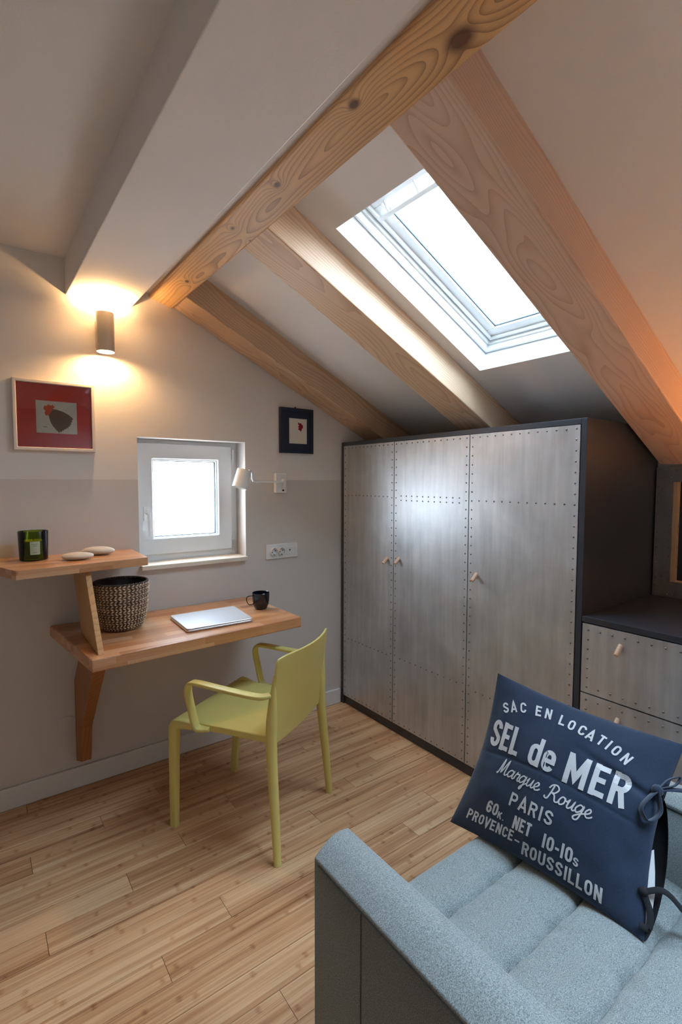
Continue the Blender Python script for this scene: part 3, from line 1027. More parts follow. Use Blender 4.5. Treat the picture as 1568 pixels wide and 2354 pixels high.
# ------------------------------------------------------------------ chair
def chair():
    O = Vector((0.922, 1.8445, 0))
    U = Vector((0.8585, 0.513, 0)).normalized()
    F = Vector((-0.513, 0.8585, 0)).normalized()
    def W(u, f, z): return O + U*u + F*f + Vector((0, 0, z))
    R = root('armchair', O, 'yellow-green moulded plastic chair with arms in front of the desk', 'chair')
    mat = M_['yellow']
    # seat: slightly dished slab with a skirt
    bm = nb()
    nu, nf = 15, 15
    def seat_pt(i, j, top):
        s, t = i/(nu-1)*2-1, j/(nf-1)
        f = -0.195 + 0.435*t
        half = 0.200 + 0.018*t
        u = s*half
        z = 0.452 - 0.008*(1-s*s)*(1 - (2*t-1)**2*0.6) - 0.012*max(0, (t-0.8)/0.2)**2
        if not top: z = 0.424 - 0.010*max(0, (t-0.8)/0.2)**2
        if j == nf-1 and abs(s) > 0.99: u *= 0.97
        return bm.verts.new(W(u, f, z))
    tp = [[seat_pt(i, j, True) for j in range(nf)] for i in range(nu)]
    bt = [[seat_pt(i, j, False) for j in range(nf)] for i in range(nu)]
    for i in range(nu-1):
        for j in range(nf-1):
            bm.faces.new((tp[i][j], tp[i+1][j], tp[i+1][j+1], tp[i][j+1]))
            bm.faces.new((bt[i][j], bt[i][j+1], bt[i+1][j+1], bt[i+1][j]))
    for i in range(nu-1):
        bm.faces.new((tp[i][0], bt[i][0], bt[i+1][0], tp[i+1][0]))
        bm.faces.new((tp[i][-1], tp[i+1][-1], bt[i+1][-1], bt[i][-1]))
    for j in range(nf-1):
        bm.faces.new((tp[0][j], tp[0][j+1], bt[0][j+1], bt[0][j]))
        bm.faces.new((tp[-1][j], bt[-1][j], bt[-1][j+1], tp[-1][j+1]))
    obj('seat', bm, mat, R, smooth=40, bevel=0.004)
    # backrest: curved shell
    bm = nb()
    nu, nz = 21, 15
    def back_pt(i, k, side):
        s, t = i/(nu-1)*2-1, k/(nz-1)
        half = 0.200 + 0.020*t
        if t > 0.9: half -= 0.012*((t-0.9)/0.1)**2
        z = 0.418 + (0.758-0.418)*t
        if k == nz-1: z -= 0.010*s**8
        bow = (0.012 + 0.030*t)*(1-s*s)
        f = -0.196 - 0.028*t - bow - 0.010*t*t
        th = 0.013 - 0.005*t
        return bm.verts.new(W(s*half, f - (th if side else 0), z))
    fr = [[back_pt(i, k, 0) for k in range(nz)] for i in range(nu)]
    bk = [[back_pt(i, k, 1) for k in range(nz)] for i in range(nu)]
    for i in range(nu-1):
        for k in range(nz-1):
            bm.faces.new((fr[i][k], fr[i][k+1], fr[i+1][k+1], fr[i+1][k]))
            bm.faces.new((bk[i][k], bk[i+1][k], bk[i+1][k+1], bk[i][k+1]))
        bm.faces.new((fr[i][-1], bk[i][-1], bk[i+1][-1], fr[i+1][-1]))
        bm.faces.new((fr[i][0], fr[i+1][0], bk[i+1][0], bk[i][0]))
    for k in range(nz-1):
        bm.faces.new((fr[0][k], bk[0][k], bk[0][k+1], fr[0][k+1]))
        bm.faces.new((fr[-1][k], fr[-1][k+1], bk[-1][k+1], bk[-1][k]))
    obj('backrest', bm, mat, R, smooth=45, bevel=0.003)
    for s in (-1, 1):
        # rear leg runs up along the back's edge
        bm = nb()
        pts = [W(s*0.231, -0.243, 0.0), W(s*0.222, -0.226, 0.22), W(s*0.213, -0.210, 0.42), W(s*0.211, -0.212, 0.54), W(s*0.211, -0.218, 0.62), W(s*0.210, -0.224, 0.69)]
        tube(bm, catmull(pts, 4), [0.0145+0.0065*min(1, i/8) - 0.0165*max(0, (i-11)/9) for i in range(21)], 14)
        lg = obj('leg', bm, mat, R, smooth=50)
        bm = nb()
        lathe(bm, [(0, 0.0), (0.0125, 0.0), (0.0125, 0.004), (0, 0.004)], W(s*0.231, -0.243, 0.0002), 14)
        obj('foot_cap', bm, M_['black'], lg)
        # front leg bends over into the seat side
        bm = nb()
        pts = [W(s*0.206, 0.243, 0.0), W(s*0.216, 0.232, 0.20), W(s*0.2235, 0.222, 0.38), W(s*0.224, 0.218, 0.422), W(s*0.222, 0.205, 0.437), W(s*0.218, 0.180, 0.438), W(s*0.210, 0.14, 0.434)]
        P = catmull(pts, 5)
        tube(bm, P, [0.86+0.22*min(1, i/12) - 0.25*max(0, (i-20)/10) for i in range(len(P))], 16, True, (0.030, 0.036, U))
        lg = obj('leg', bm, mat, R, smooth=50)
        bm = nb()
        lathe(bm, [(0, 0.0), (0.0115, 0.0), (0.0115, 0.004), (0, 0.004)], W(s*0.206, 0.243, 0.0002), 14)
        obj('foot_cap', bm, M_['black'], lg)
        # arm: flat bar looping from the seat side up and back to the rear leg
        bm = nb()
        pts = [W(s*0.214, 0.060, 0.438), W(s*0.226, 0.088, 0.438), W(s*0.236, 0.108, 0.452), W(s*0.238, 0.126, 0.52), W(s*0.238, 0.140, 0.582), W(s*0.238, 0.130, 0.612), W(s*0.238, 0.100, 0.620), W(s*0.239, 0.0, 0.616), W(s*0.239, -0.10, 0.612), W(s*0.238, -0.160, 0.611), W(s*0.232, -0.190, 0.612), W(s*0.216, -0.206, 0.614)]
        P = catmull(pts, 5)
        tube(bm, P, 1.0, 16, True, (0.036, 0.014, U))
        obj('arm', bm, mat, R, smooth=50)
chair()

# ------------------------------------------------------------------ sofa
SF, SBK = 0.836, -0.02             # front and back of the seat
AZ, SZ = 0.62, 0.430
def sofa():
    R = root('sofa', (1.0, 0.4, 0), 'grey-blue upholstered sofa with a tufted seat in the foreground', 'sofa')
    def arm(x0, x1, inner_flare=0.0):
        bm = nb()
        n, m = 12, 9
        prof = []
        r = 0.016
        # cross-section (x, z) going round, crowned top
        prof.append((x0, 0.11))
        prof.append((x0, AZ-0.014))
        for k in range(m+1):
            t = k/m
            prof.append((x0 + (x1-x0)*t, AZ - 0.010 + 0.014*sin(pi*t)))
        prof.append((x1, AZ-0.014))
        prof.append((x1, 0.11))
        prism(bm, prof, 1, SBK-0.12, SF)
        for v in bm.verts:
            u = (v.co.x-x0)/(x1-x0)
            if v.co.y > SF-0.001 and x0 < 1: v.co.y += -0.016 + 0.022*u
            if v.co.z > 0.5 and x0 < 1: v.co.z += 0.008*u
        a = obj('armrest', bm, M_['sofa'], R, bevel=0.012, segs=3, smooth=40)
        bm = nb()
        sx0 = x0 + 0.001 if x0 < 1 else x1 - 0.001
        for xx in ((x0+0.0005), (x1-0.0005)):
            tube(bm, [(xx, SF-0.034, AZ-0.016), (xx, SBK-0.10, AZ-0.016)], 0.0022, 6)
        tube(bm, [(x0-0.0004, 0.665, 0.115), (x0-0.0004, 0.665, AZ-0.02)], 0.0016, 6)
        obj('seam', bm, M_['seam'], a)
    arm(0.543, 0.648)
    arm(1.318, 1.432)
    # seat with sewn squares
    x0, x1 = 0.654, 1.316
    bm = nb()
    nx, ny = 90, 260
    ys = [0.692, 0.540, 0.392, 0.245, 0.10]
    xs = [0.815, 0.967, 1.119, 1.27]
    def hz(x, y):
        z = SZ + 0.012
        gx = min(abs(x-q) for q in xs)
        k = min(range(len(ys)), key=lambda i: abs(y-ys[i]))
        yy = ys[k] + 0.007*(1-abs(sin((x-0.815)/0.152*pi)))
        gy = abs(y-yy)
        z -= 0.012*math.exp(-abs(gy)/0.0040) + 0.010*math.exp(-abs(gy)/0.028)
        z -= 0.0015*math.exp(-abs(gx)/0.012)
        dt = min(math.hypot(x-q, y-p) for q in xs for p in ys)
        z -= 0.007*math.exp(-(dt/0.022)**2)
        e = SF - y
        if e < 0.05: z -= 0.05*(1-e/0.05)**2.2
        for e in (x-x0, x1-x):
            if e < 0.02: z -= 0.02*(1-e/0.02)**2
        return z
    g = [[bm.verts.new((x0+(x1-x0)*i/nx, SBK+(SF-SBK)*j/ny, hz(x0+(x1-x0)*i/nx, SBK+(SF-SBK)*j/ny))) for j in range(ny+1)] for i in range(nx+1)]
    for i in range(nx):
        for j in range(ny):
            bm.faces.new((g[i][j], g[i+1][j], g[i+1][j+1], g[i][j+1]))
    per = [g[i][0] for i in range(nx+1)] + [g[nx][j] for j in range(1, ny+1)] + [g[i][ny] for i in range(nx-1, -1, -1)] + [g[0][j] for j in range(ny-1, 0, -1)]
    low = [bm.verts.new((v.co.x, v.co.y, 0.27)) for v in per]
    n = len(per)
    for i in range(n):
        bm.faces.new((per[i], low[i], low[(i+1) % n], per[(i+1) % n]))
    bm.faces.new(low)
    obj('seat_cushion', bm, M_['sofa'], R, smooth=60)
    obj('base', bxs(((0.654, SBK-0.10, 0.11), (1.316, SF-0.015, 0.268))), M_['sofa'], R, bevel=0.01)
    obj('backrest', bxs(((0.654, SBK-0.14, 0.28), (1.316, SBK-0.005, 0.80))), M_['sofa'], R, bevel=0.03, segs=4, smooth=40)
    for x in (0.60, 1.375):
        for y in (SF-0.08, SBK-0.06):
            bm = nb()
            lathe(bm, [(0, 0), (0.014, 0), (0.024, 0.109), (0, 0.109)], (x, y, 0.0), 16)
            obj('foot', bm, M_['darkwood'], R, smooth=40)
sofa()

# ------------------------------------------------------------------ cushion with printed words
PBL, PBR = Vector((1.040, 0.886, 0.440)), Vector((1.080, 0.405, 0.440))
PTL, PTR = Vector((1.206, 0.860, 0.830)), Vector((1.360, 0.440, 0.750))
PN = Vector((-0.821, -0.223, 0.526)).normalized()
PRD = Vector((0.3, -0.95, 0)).normalized()
def pil(s, t, b, off=0.0):
    q = 1-2*s
    s2 = s + 0.045*q*sin(pi*t)
    t2 = t + 0.03*(1-2*t)*sin(pi*s)
    P = (PBL*(1-s2) + PBR*s2)*(1-t2) + (PTL*(1-s2) + PTR*s2)*t2
    k = (max(sin(pi*s), 0)*max(sin(pi*t), 0))**0.6
    wr = 0.007*noise.noise(Vector((s*4.5, t*3.5, 0.3))) + 0.004*noise.noise(Vector((s*13, t*9, 4.3)))*(abs(2*t-1)**2+abs(2*s-1)**2) + 0.0030*sin(26*(s*0.8+t*0.5) + 3*noise.noise(Vector((s*3, t*3, 2))))*max(0, s-0.55)*2
    # crease pulled from the tie at the right edge
    d = (t-0.66) - 0.28*(0.9-s)
    if b > 0: wr += -0.010*math.exp(-(d/0.022)**2)*max(0, min(1, (s-0.5)*2.5))
    if b > 0:
        wr += 0.0028*math.exp(-abs(s-0.43+0.02*t)/0.006) - 0.003*math.exp(-abs(t-0.50-0.03*sin(4*s))/0.008)
        wr += 0.005*noise.noise(Vector((s*9-t*6, t*3, 7.7)))*max(0, s-0.5)*2
    elif b < 0:
        P = P + PRD*(0.030*s**4*max(0, sin(pi*min(1, t*1.5)))**0.7) - PN*(0.02*s**4*t*max(0, sin(pi*t)))
        k *= 0.35 + 0.65*min(1.0, t*1.6)
    return P + PN*(b*k + off + wr*min(1, k*2))

def ribbon(bm, poly, frame, wid, off=0.0012):
    """flat ink stroke along poly (glyph units) laid on the cushion face"""
    P = [Vector((p[0], p[1])) for p in poly]
    Q = [P[0]]
    for a, b in zip(P, P[1:]):
        n = max(1, int((b-a).length/0.12))
        for k in range(1, n+1): Q.append(a + (b-a)*k/n)
    asp = frame['asp']
    def real(p): return Vector((p.x*asp, p.y))
    closed = (P[0]-P[-1]).length < 1e-5
    L, Rr = [], []
    n = len(Q)
    for i in range(n):
        pa = Q[i-1] if i > 0 else (Q[-2] if closed else Q[i])
        pb = Q[i+1] if i < n-1 else (Q[1] if closed else Q[i])
        d1 = real(Q[i]-pa)
        d2 = real(pb-Q[i])
        d1 = d1.normalized() if d1.length > 1e-9 else d2.normalized()
        d2 = d2.normalized() if d2.length > 1e-9 else d1
        n1, n2 = Vector((-d1.y, d1.x)), Vector((-d2.y, d2.x))
        mt = (n1+n2)
        if mt.length < 1e-6: mt = n1
        mt.normalize()
        ml = wid/2/max(0.45, mt.dot(n1))
        o = mt*ml
        L.append(Q[i] + Vector((o.x/asp, o.y)))
        Rr.append(Q[i] - Vector((o.x/asp, o.y)))
    def place(p):
        s, t = frame['f'](p.x, p.y)
        return bm.verts.new(pil(s, t, 0.055, off))
    vl = [place(p) for p in L]
    vr = [place(p) for p in Rr]
    for i in range(n-1):
        bm.faces.new((vl[i], vr[i], vr[i+1], vl[i+1]))

def arc_(cx, cy, rx, ry, a0, a1, n=9):
    return [(cx+rx*cos(radians(a0+(a1-a0)*i/n)), cy+ry*sin(radians(a0+(a1-a0)*i/n))) for i in range(n+1)]

# stroke alphabet, unit box; strokes are centre lines inset by the pen
def glyph(ch):
    e_, w = 0.10, 0.14          # inset vertically / horizontally
    l, r, b, t, m = w, 1-w, e_, 1-e_, 0.52
    O_ = arc_(0.5, t-0.24, r-0.5, 0.24, 0, 180) + arc_(0.5, b+0.24, r-0.5, 0.24, 180, 360) + [(r, t-0.24)]
    G = {
        'S': [arc_(0.5, t-0.2, r-0.5, 0.2, 0, 180) + [(l+0.03, 0.62), (0.5, 0.5), (r-0.03, 0.38)] + arc_(0.5, b+0.2, r-0.5, 0.2, 0, -180)],
        'E': [[(l, 0), (l, 1)], [(l, t), (1, t)], [(l, m), (0.88, m)], [(l, b), (1, b)]],
        'L': [[(l, 0), (l, 1)], [(l, b), (1, b)]],
        'M': [[(l, 0), (l, 1)], [(r, 0), (r, 1)], [(l, 0.97), (0.5, 0.22), (r, 0.97)]],
        'R': [[(l, 0), (l, 1)], [(l, t), (0.55, t)] + arc_(0.55, 0.70, r-0.55, t-0.70, 90, -90) + [(l, 0.5)], [(0.55, 0.5), (r, 0.0)]],
        'P': [[(l, 0), (l, 1)], [(l, t), (0.55, t)] + arc_(0.55, 0.68, r-0.55, t-0.68, 90, -90) + [(l, 0.46)]],
        'A': [[(0.08, 0), (0.5, 1.0), (0.92, 0)], [(0.24, 0.28), (0.76, 0.28)]],
        'C': [arc_(0.5, t-0.22, r-0.5, 0.22, 0, 180) + arc_(0.5, b+0.22, r-0.5, 0.22, 180, 360)],
        'N': [[(l, 0), (l, 1)], [(r, 0), (r, 1)], [(l, 0.95), (r, 0.05)]],
        'O': [O_], '0': [O_],
        'T': [[(0.5, 0), (0.5, 1)], [(0, t), (1, t)]],
        'I': [[(0.5, 0), (0.5, 1)]], '1': [[(0.5, 0), (0.5, 1)]],
        'V': [[(0.08, 1), (0.5, 0.02), (0.92, 1)]],
        'U': [[(l, 1), (l, b+0.22)] + arc_(0.5, b+0.22, r-0.5, 0.22, 180, 360) + [(r, 1)]],
        'K': [[(l, 0), (l, 1)], [(r, 1), (l+0.05, 0.45)], [(0.4, 0.62), (r, 0)]],
        '6': [arc_(0.5, b+0.22, r-0.5, 0.22, 180, -180, 16), [(l, b+0.22), (l, t-0.22)] + arc_(0.5, t-0.22, r-0.5, 0.22, 180, 10)],
        '-': [[(0.0, 0.42), (1, 0.42)]],
        '.': [[(0.2, 0.08), (0.8, 0.08)]],
        'd': [[(r, 0), (r, 1)], [(r, 0.55)] + arc_(0.5, 0.50, r-0.5, 0.18, 20, 180) + arc_(0.5, 0.26, r-0.5, 0.18, 180, 340) + [(r, 0.2)]],
        'e': [[(l+0.02, 0.36), (r, 0.36), (r, 0.46)] + arc_(0.5, 0.48, r-0.5, 0.18, 10, 180) + arc_(0.5, 0.26, r-0.5, 0.18, 180, 335)],
    }
    return G[ch]
WID = {'I': 0.36, '1': 0.40, 'M': 1.5, '-': 0.62, '.': 0.3, ' ': 0.5, 'A': 1.08, 'L': 0.85, 'E': 0.88, 'T': 0.9, 'K': 1.0}
KASP = 0.41/0.455      # metres per t over metres per s

def letters(bm, text, s0, s1, tb, tt, pen=0.17, gap=0.28):
    ws = [WID.get(c, 1.0) for c in text]
    tot = sum(ws) + gap*(len(ws)-1)
    k = (s1-s0)/tot
    x = s0
    h = tt-tb
    for c, w in zip(text, ws):
        if c != ' ':
            cw = w*k
            fr = {'asp': cw/(h*KASP), 'f': (lambda px, py, x=x, cw=cw: (x+px*cw, tb+py*h))}
            for st in glyph(c): ribbon(bm, st, fr, pen)
        x += (w+gap)*k

def script(bm, text, s0, s1, tb, tt, pen=0.10):
    """joined handwriting"""
    G = {
        'M': ([(0.0, 0.02), (0.12, 0.0), (0.30, 0.9), (0.36, 1.0), (0.38, 0.1), (0.72, 0.95), (0.80, 1.0), (0.74, 0.15), (0.86, 0.0), (1.05, 0.15)], 1.05, []),
        'a': ([(0.5, 0.50), (0.25, 0.54), (0.02, 0.25), (0.15, 0.0), (0.42, 0.18), (0.56, 0.52), (0.50, 0.10), (0.62, 0.0), (0.78, 0.16)], 0.70, []),
        'r': ([(0.0, 0.12), (0.18, 0.55), (0.22, 0.46), (0.45, 0.48), (0.36, 0.10), (0.48, 0.0), (0.62, 0.14)], 0.55, []),
        'q': ([(0.5, 0.50), (0.25, 0.54), (0.02, 0.25), (0.15, 0.0), (0.42, 0.20), (0.56, 0.52), (0.40, -0.35), (0.26, -0.42), (0.34, -0.2), (0.78, 0.16)], 0.70, []),
        'u': ([(0.0, 0.30), (0.14, 0.54), (0.08, 0.12), (0.20, 0.0), (0.42, 0.20), (0.54, 0.54), (0.48, 0.10), (0.60, 0.0), (0.76, 0.14)], 0.70, []),
        'e': ([(0.0, 0.12), (0.30, 0.26), (0.42, 0.44), (0.28, 0.55), (0.06, 0.28), (0.20, 0.0), (0.45, 0.04), (0.62, 0.18)], 0.55, []),
        'R': ([(0.30, 0.98), (0.22, 0.40), (0.10, 0.0), (-0.12, 0.02), (-0.12, 0.14)], 1.0, [[(-0.02, 0.70), (0.15, 0.98), (0.50, 1.05), (0.72, 0.82), (0.52, 0.52), (0.28, 0.48), (0.55, 0.38), (0.72, 0.04), (0.92, 0.02), (1.02, 0.16)]]),
        'o': ([(0.42, 0.50), (0.18, 0.52), (0.02, 0.22), (0.16, 0.0), (0.42, 0.16), (0.44, 0.46), (0.36, 0.50), (0.50, 0.38), (0.70, 0.40)], 0.62, []),
        'g': ([(0.5, 0.50), (0.25, 0.54), (0.02, 0.25), (0.15, 0.02), (0.42, 0.20), (0.56, 0.52), (0.42, -0.30), (0.18, -0.46), (0.06, -0.30), (0.40, -0.02), (0.78, 0.16)], 0.70, []),
    }
    tot = sum(G[c][1] for c in text)
    k = (s1-s0)/tot
    h = tt-tb
    x = s0
    for c in text:
        main, w, extra = G[c]
        fr = {'asp': k/(h*KASP), 'f': (lambda px, py, x=x: (x+px*k+0.16*k*py, tb+py*h))}
        for st in [main]+extra:
            ribbon(bm, [(p.x, p.y) for p in catmull([(a, b, 0) for a, b in st], 5)], fr, pen)
        x += w*k

def cushion():
    R = root('scatter_cushion', (1.2, 0.65, 0.44), 'navy cushion printed with pale French words, leaning on the sofa', 'cushion')
    def shell(b):
        bm = nb()
        n = 112
        g = [[bm.verts.new(pil(i/n, j/n, b)) for j in range(n+1)] for i in range(n+1)]
        for i in range(n):
            for j in range(n):
                bm.faces.new((g[i][j], g[i+1][j], g[i+1][j+1], g[i][j+1]))
        return bm
    obj('front_cover', shell(0.055), M_['navy'], R, smooth=180)
    obj('back_cover', shell(-0.12), M_['black'], R, smooth=180)
    bm = nb()
    arc = [('S', .102, .811), ('A', .150, .837), ('C', .209, .858), ('E', .297, .880), ('N', .353, .889), ('L', .436, .884), ('O', .490, .878), ('C', .549, .872), ('A', .596, .863), ('T', .651, .857), ('I', .692, .845), ('O', .735, .829), ('N', .791, .804)]
    for i, (c, s, t) in enumerate(arc):
        cxs = 0.447
        ang = -radians(26)*(s-cxs)/0.36 if s > cxs else radians(28)*(cxs-s)/0.36
        h, w = 0.068, 0.036*WID.get(c, 1.0)
        def f(px, py, s=s, t=t, ang=ang, h=h, w=w):
            dx, dy = (px-0.5)*w, (py-0.5)*h*KASP
            return (s + dx*cos(ang) - dy*sin(ang), t + (dx*sin(ang) + dy*cos(ang))/KASP)
        for st in glyph(c): ribbon(bm, st, {'asp': w/(h*KASP), 'f': f}, 0.17)
    obj('printed_text', bm, M_['print'], R, label='curved words SAC EN LOCATION')
    def line(label, fn):
        bm = nb()
        fn(bm)
        obj('printed_text', bm, M_['print'], R, label=label)
    for word, s0, s1, tb, tt, pen in (('SEL', 0.055, 0.250, 0.548, 0.725, 0.155), ('de', 0.322, 0.470, 0.543, 0.722, 0.155), ('MER', 0.528, 0.850, 0.530, 0.718, 0.165),
            ('PARIS', 0.294, 0.544, 0.262, 0.345, 0.16), ('NET', 0.350, 0.452, 0.146, 0.224, 0.17), ('PROVENCE', 0.082, 0.368, 0.072, 0.136, 0.17), ('-', 0.380, 0.408, 0.062, 0.130, 0.14),
            ('ROUSSILLON', 0.428, 0.820, 0.034, 0.108, 0.17)):
        line('printed word ' + (word if word != '-' else 'dash'), lambda bm: letters(bm, word, s0, s1, tb, tt, pen))
    line('handwritten word Marque', lambda bm: script(bm, 'Marque', 0.165, 0.432, 0.416, 0.500))
    line('handwritten word Rouge', lambda bm: script(bm, 'Rouge', 0.478, 0.715, 0.402, 0.490))
    def kilo(bm):
        letters(bm, '60', 0.178, 0.246, 0.162, 0.238, 0.17)
        letters(bm, 'K.', 0.252, 0.292, 0.158, 0.200, 0.2)
    line('printed figures 60K.', kilo)
    def tens(bm):
        letters(bm, '10-10', 0.520, 0.668, 0.132, 0.212, 0.17)
        letters(bm, 'S', 0.675, 0.700, 0.132, 0.176, 0.2)
    line('printed figures 10-10S', tens)
    # ties along the open right edge
    def tape(bm, pts, w=0.018, th=0.002, side=(0.2, 0.3, 1)):
        P = catmull(pts, 6)
        tube(bm, P, 1.0, 8, True, (w, th, side))
    k1 = pil(0.965, 0.70, 0.055, 0.008)
    bm = nb()
    bmesh.ops.create_icosphere(bm, subdivisions=2, radius=0.013, matrix=Matrix.Translation(k1))
    RD = Vector((0.3, -0.95, 0)).normalized()
    dn = (PBR-PTR).normalized()
    sd1 = (RD*0.5 + PN*0.8)
    tape(bm, [k1, k1-RD*0.012+dn*0.022+PN*0.012, k1-RD*0.022+dn*0.050+PN*0.014, k1-RD*0.004+dn*0.070+PN*0.012, k1+RD*0.014+dn*0.045+PN*0.008, k1+PN*0.004], 0.020, 0.0025, sd1)
    tape(bm, [k1, k1+RD*0.03-dn*0.012, k1+RD*0.08-dn*0.02, k1+RD*0.13-dn*0.01], 0.014, 0.0025, dn+PN)
    tape(bm, [k1, k1+RD*0.016-dn*0.030, k1+RD*0.036-dn*0.042, k1+RD*0.03-dn*0.022, k1+RD*0.005-dn*0.006], 0.010, 0.0025, sd1)
    obj('tie', bm, M_['navy'], R, smooth=60)
    k2 = pil(0.985, 0.20, 0.055, 0.002)
    bm = nb()
    bmesh.ops.create_icosphere(bm, subdivisions=2, radius=0.010, matrix=Matrix.Translation(k2))
    zf = 0.444
    tape(bm, [k2, k2+RD*0.035+Vector((0.01, 0, 0.012)), k2+RD*0.075+Vector((0.01, 0, -0.02)), Vector((k2.x+0.03, k2.y-0.125, zf+0.006)), Vector((k2.x+0.01, k2.y-0.21, zf+0.004))], 0.013, 0.0025, (0.8, 0.3, 0.5))
    tape(bm, [k2, k2+RD*0.018+dn*0.03, k2+RD*0.022+dn*0.06, k2+RD*0.006+dn*0.068+Vector((0, 0, 0.008))], 0.013, 0.0025, (0.8, -0.3, 0.5))
    obj('tie', bm, M_['black'], R, smooth=60)
    # lining showing at the open side
    bm = nb()
    pr_ = [pil(1.0, t, 0.0, 0.0) + RD*0.0 for t in (0.05, 0.12, 0.2, 0.3, 0.4)]
    cols = []
    for i, p in enumerate(pr_):
        w = 0.010*sin(pi*i/4)+0.002
        cols.append((bm.verts.new(p), bm.verts.new(p + RD*w + Vector((0.006, 0, 0)))))
    for a, b in zip(cols, cols[1:]): bm.faces.new((a[0], a[1], b[1], b[0]))
    obj('lining', bm, M_['print'], R, smooth=60)
cushion()

# ------------------------------------------------------------------ things on the window wall
def wall_lamp():
    c = Vector((0.503, 2.400, 2.028))
    hh, r = 0.083, 0.0365
    R = root('wall_lamp', (c.x, YW, c.z), 'lit grey cylinder up-and-down light high on the window wall', 'lamp')
    bm = nb()
    lathe(bm, [(r, -hh), (r, hh), (r-0.002, hh), (r-0.002, -hh), (r, -hh)], c, 48)
    for f in bm.faces:
        ce = f.calc_center_median() - c
        if math.hypot(ce.x, ce.y) < r-0.0012: f.material_index = 1
    obj('tube', bm, [M_['sconce'], M_['sconce_in']], R, smooth=40)
    bm = bxs(((c.x-0.028, YW-0.012, c.z-0.06), (c.x+0.028, YW-0.0005, c.z+0.06)), ((c.x-0.012, c.y+r-0.003, c.z-0.03), (c.x+0.012, YW-0.010, c.z+0.03)))
    obj('mount', bm, M_['sconce'], R, bevel=0.003)
    for s in (1, -1):
        bm = nb()
        z = s*(hh-0.030)
        lathe(bm, [(0, z-0.004), (0.020, z-0.004), (0.022, z), (0.015, z+s*0.004), (0, z+s*0.005)], c, 32)
        obj('bulb', bm, M_['lens'], R, smooth=40)
        li = bpy.data.lights.new('sconce_light', 'POINT')
        li.energy = SCONCE_W
        li.color = LAMP_COL
        li.shadow_soft_size = 0.012
        lo = bpy.data.objects.new('sconce_light', li)
        COL.objects.link(lo)
        lo.location = c + Vector((0, 0, s*(hh-0.016)))
wall_lamp()

def picture_red():
    x0, x1, z0, z1 = 0.155, 0.462, 1.509, 1.803
    R = root('framed_picture', ((x0+x1)/2, YW, z0), 'white-framed rooster picture with a wide red mat, left of the window', 'picture')
    w = 0.014
    ya, yb = YW-0.022, YW-0.0005
    obj('frame', ring_y(nb(), x0, x1, z0, z1, w, ya, yb), M_['frame_w'], R, bevel=0.003)
    obj('red_mat', bxs(((x0+w, YW-0.010, z0+w), (x1-w, YW-0.004, z1-w))), M_['red'], R)
    W_, H_ = x1-x0, z1-z0
    def fx(u): return x0+u*W_
    def fz(v): return z1-v*H_
    pp = obj('paper', bxs(((fx(0.27), YW-0.0112, fz(0.745)), (fx(0.768), YW-0.0100, fz(0.285)))), M_['paper'], R)
    def px(pts, y):
        out = []
        for (X, Y) in pts:
            u = (X-150)/1175
            v = (Y-(165+115*u))/(1020-80*u)
            out.append((fx(u), y, fz(v)))
        return out
    def poly(name, pts, mat, y):
        bm = nb()
        fr = [bm.verts.new(p) for p in px(pts, y)]
        bk = [bm.verts.new(p) for p in px(pts, y+0.0004)]
        bm.faces.new(fr)
        bm.faces.new(bk[::-1])
        n = len(fr)
        for i in range(n): bm.faces.new((fr[i], bk[i], bk[(i+1) % n], fr[(i+1) % n]))
        obj(name, bm, mat, pp)
    body = [(690, 605), (760, 618), (850, 648), (930, 690), (985, 735), (998, 752), (975, 768), (982, 790), (962, 800), (968, 828), (945, 835), (948, 855), (925, 856), (918, 880), (898, 874), (885, 895), (868, 890), (850, 915), (838, 905), (820, 935), (800, 925), (790, 945), (745, 905), (700, 850), (665, 790), (650, 730), (640, 690), (660, 650)]
    poly('painted_bird', body, M_['bird'], YW-0.0116)
    head = [(570, 600), (580, 570), (597, 555), (612, 568), (628, 556), (645, 535), (655, 558), (672, 552), (682, 566), (705, 546), (712, 566), (735, 570), (722, 590), (705, 605), (692, 640), (650, 690), (632, 692), (615, 706), (594, 690), (588, 655), (600, 632), (582, 622)]
    poly('painted_comb', head, M_['orange'], YW-0.0118)
    sg = [(560, 858), (575, 850), (590, 862), (605, 852), (625, 866), (620, 872), (604, 860), (590, 870), (575, 858), (562, 866)]
    poly('signature', sg, M_['inkgrey'], YW-0.0116)
    bm = bxs(((x0+w, YW-0.0145, z0+w), (x1-w, YW-0.0135, z1-w)))
    obj('glazing', bm, M_['glass'], R)
picture_red()

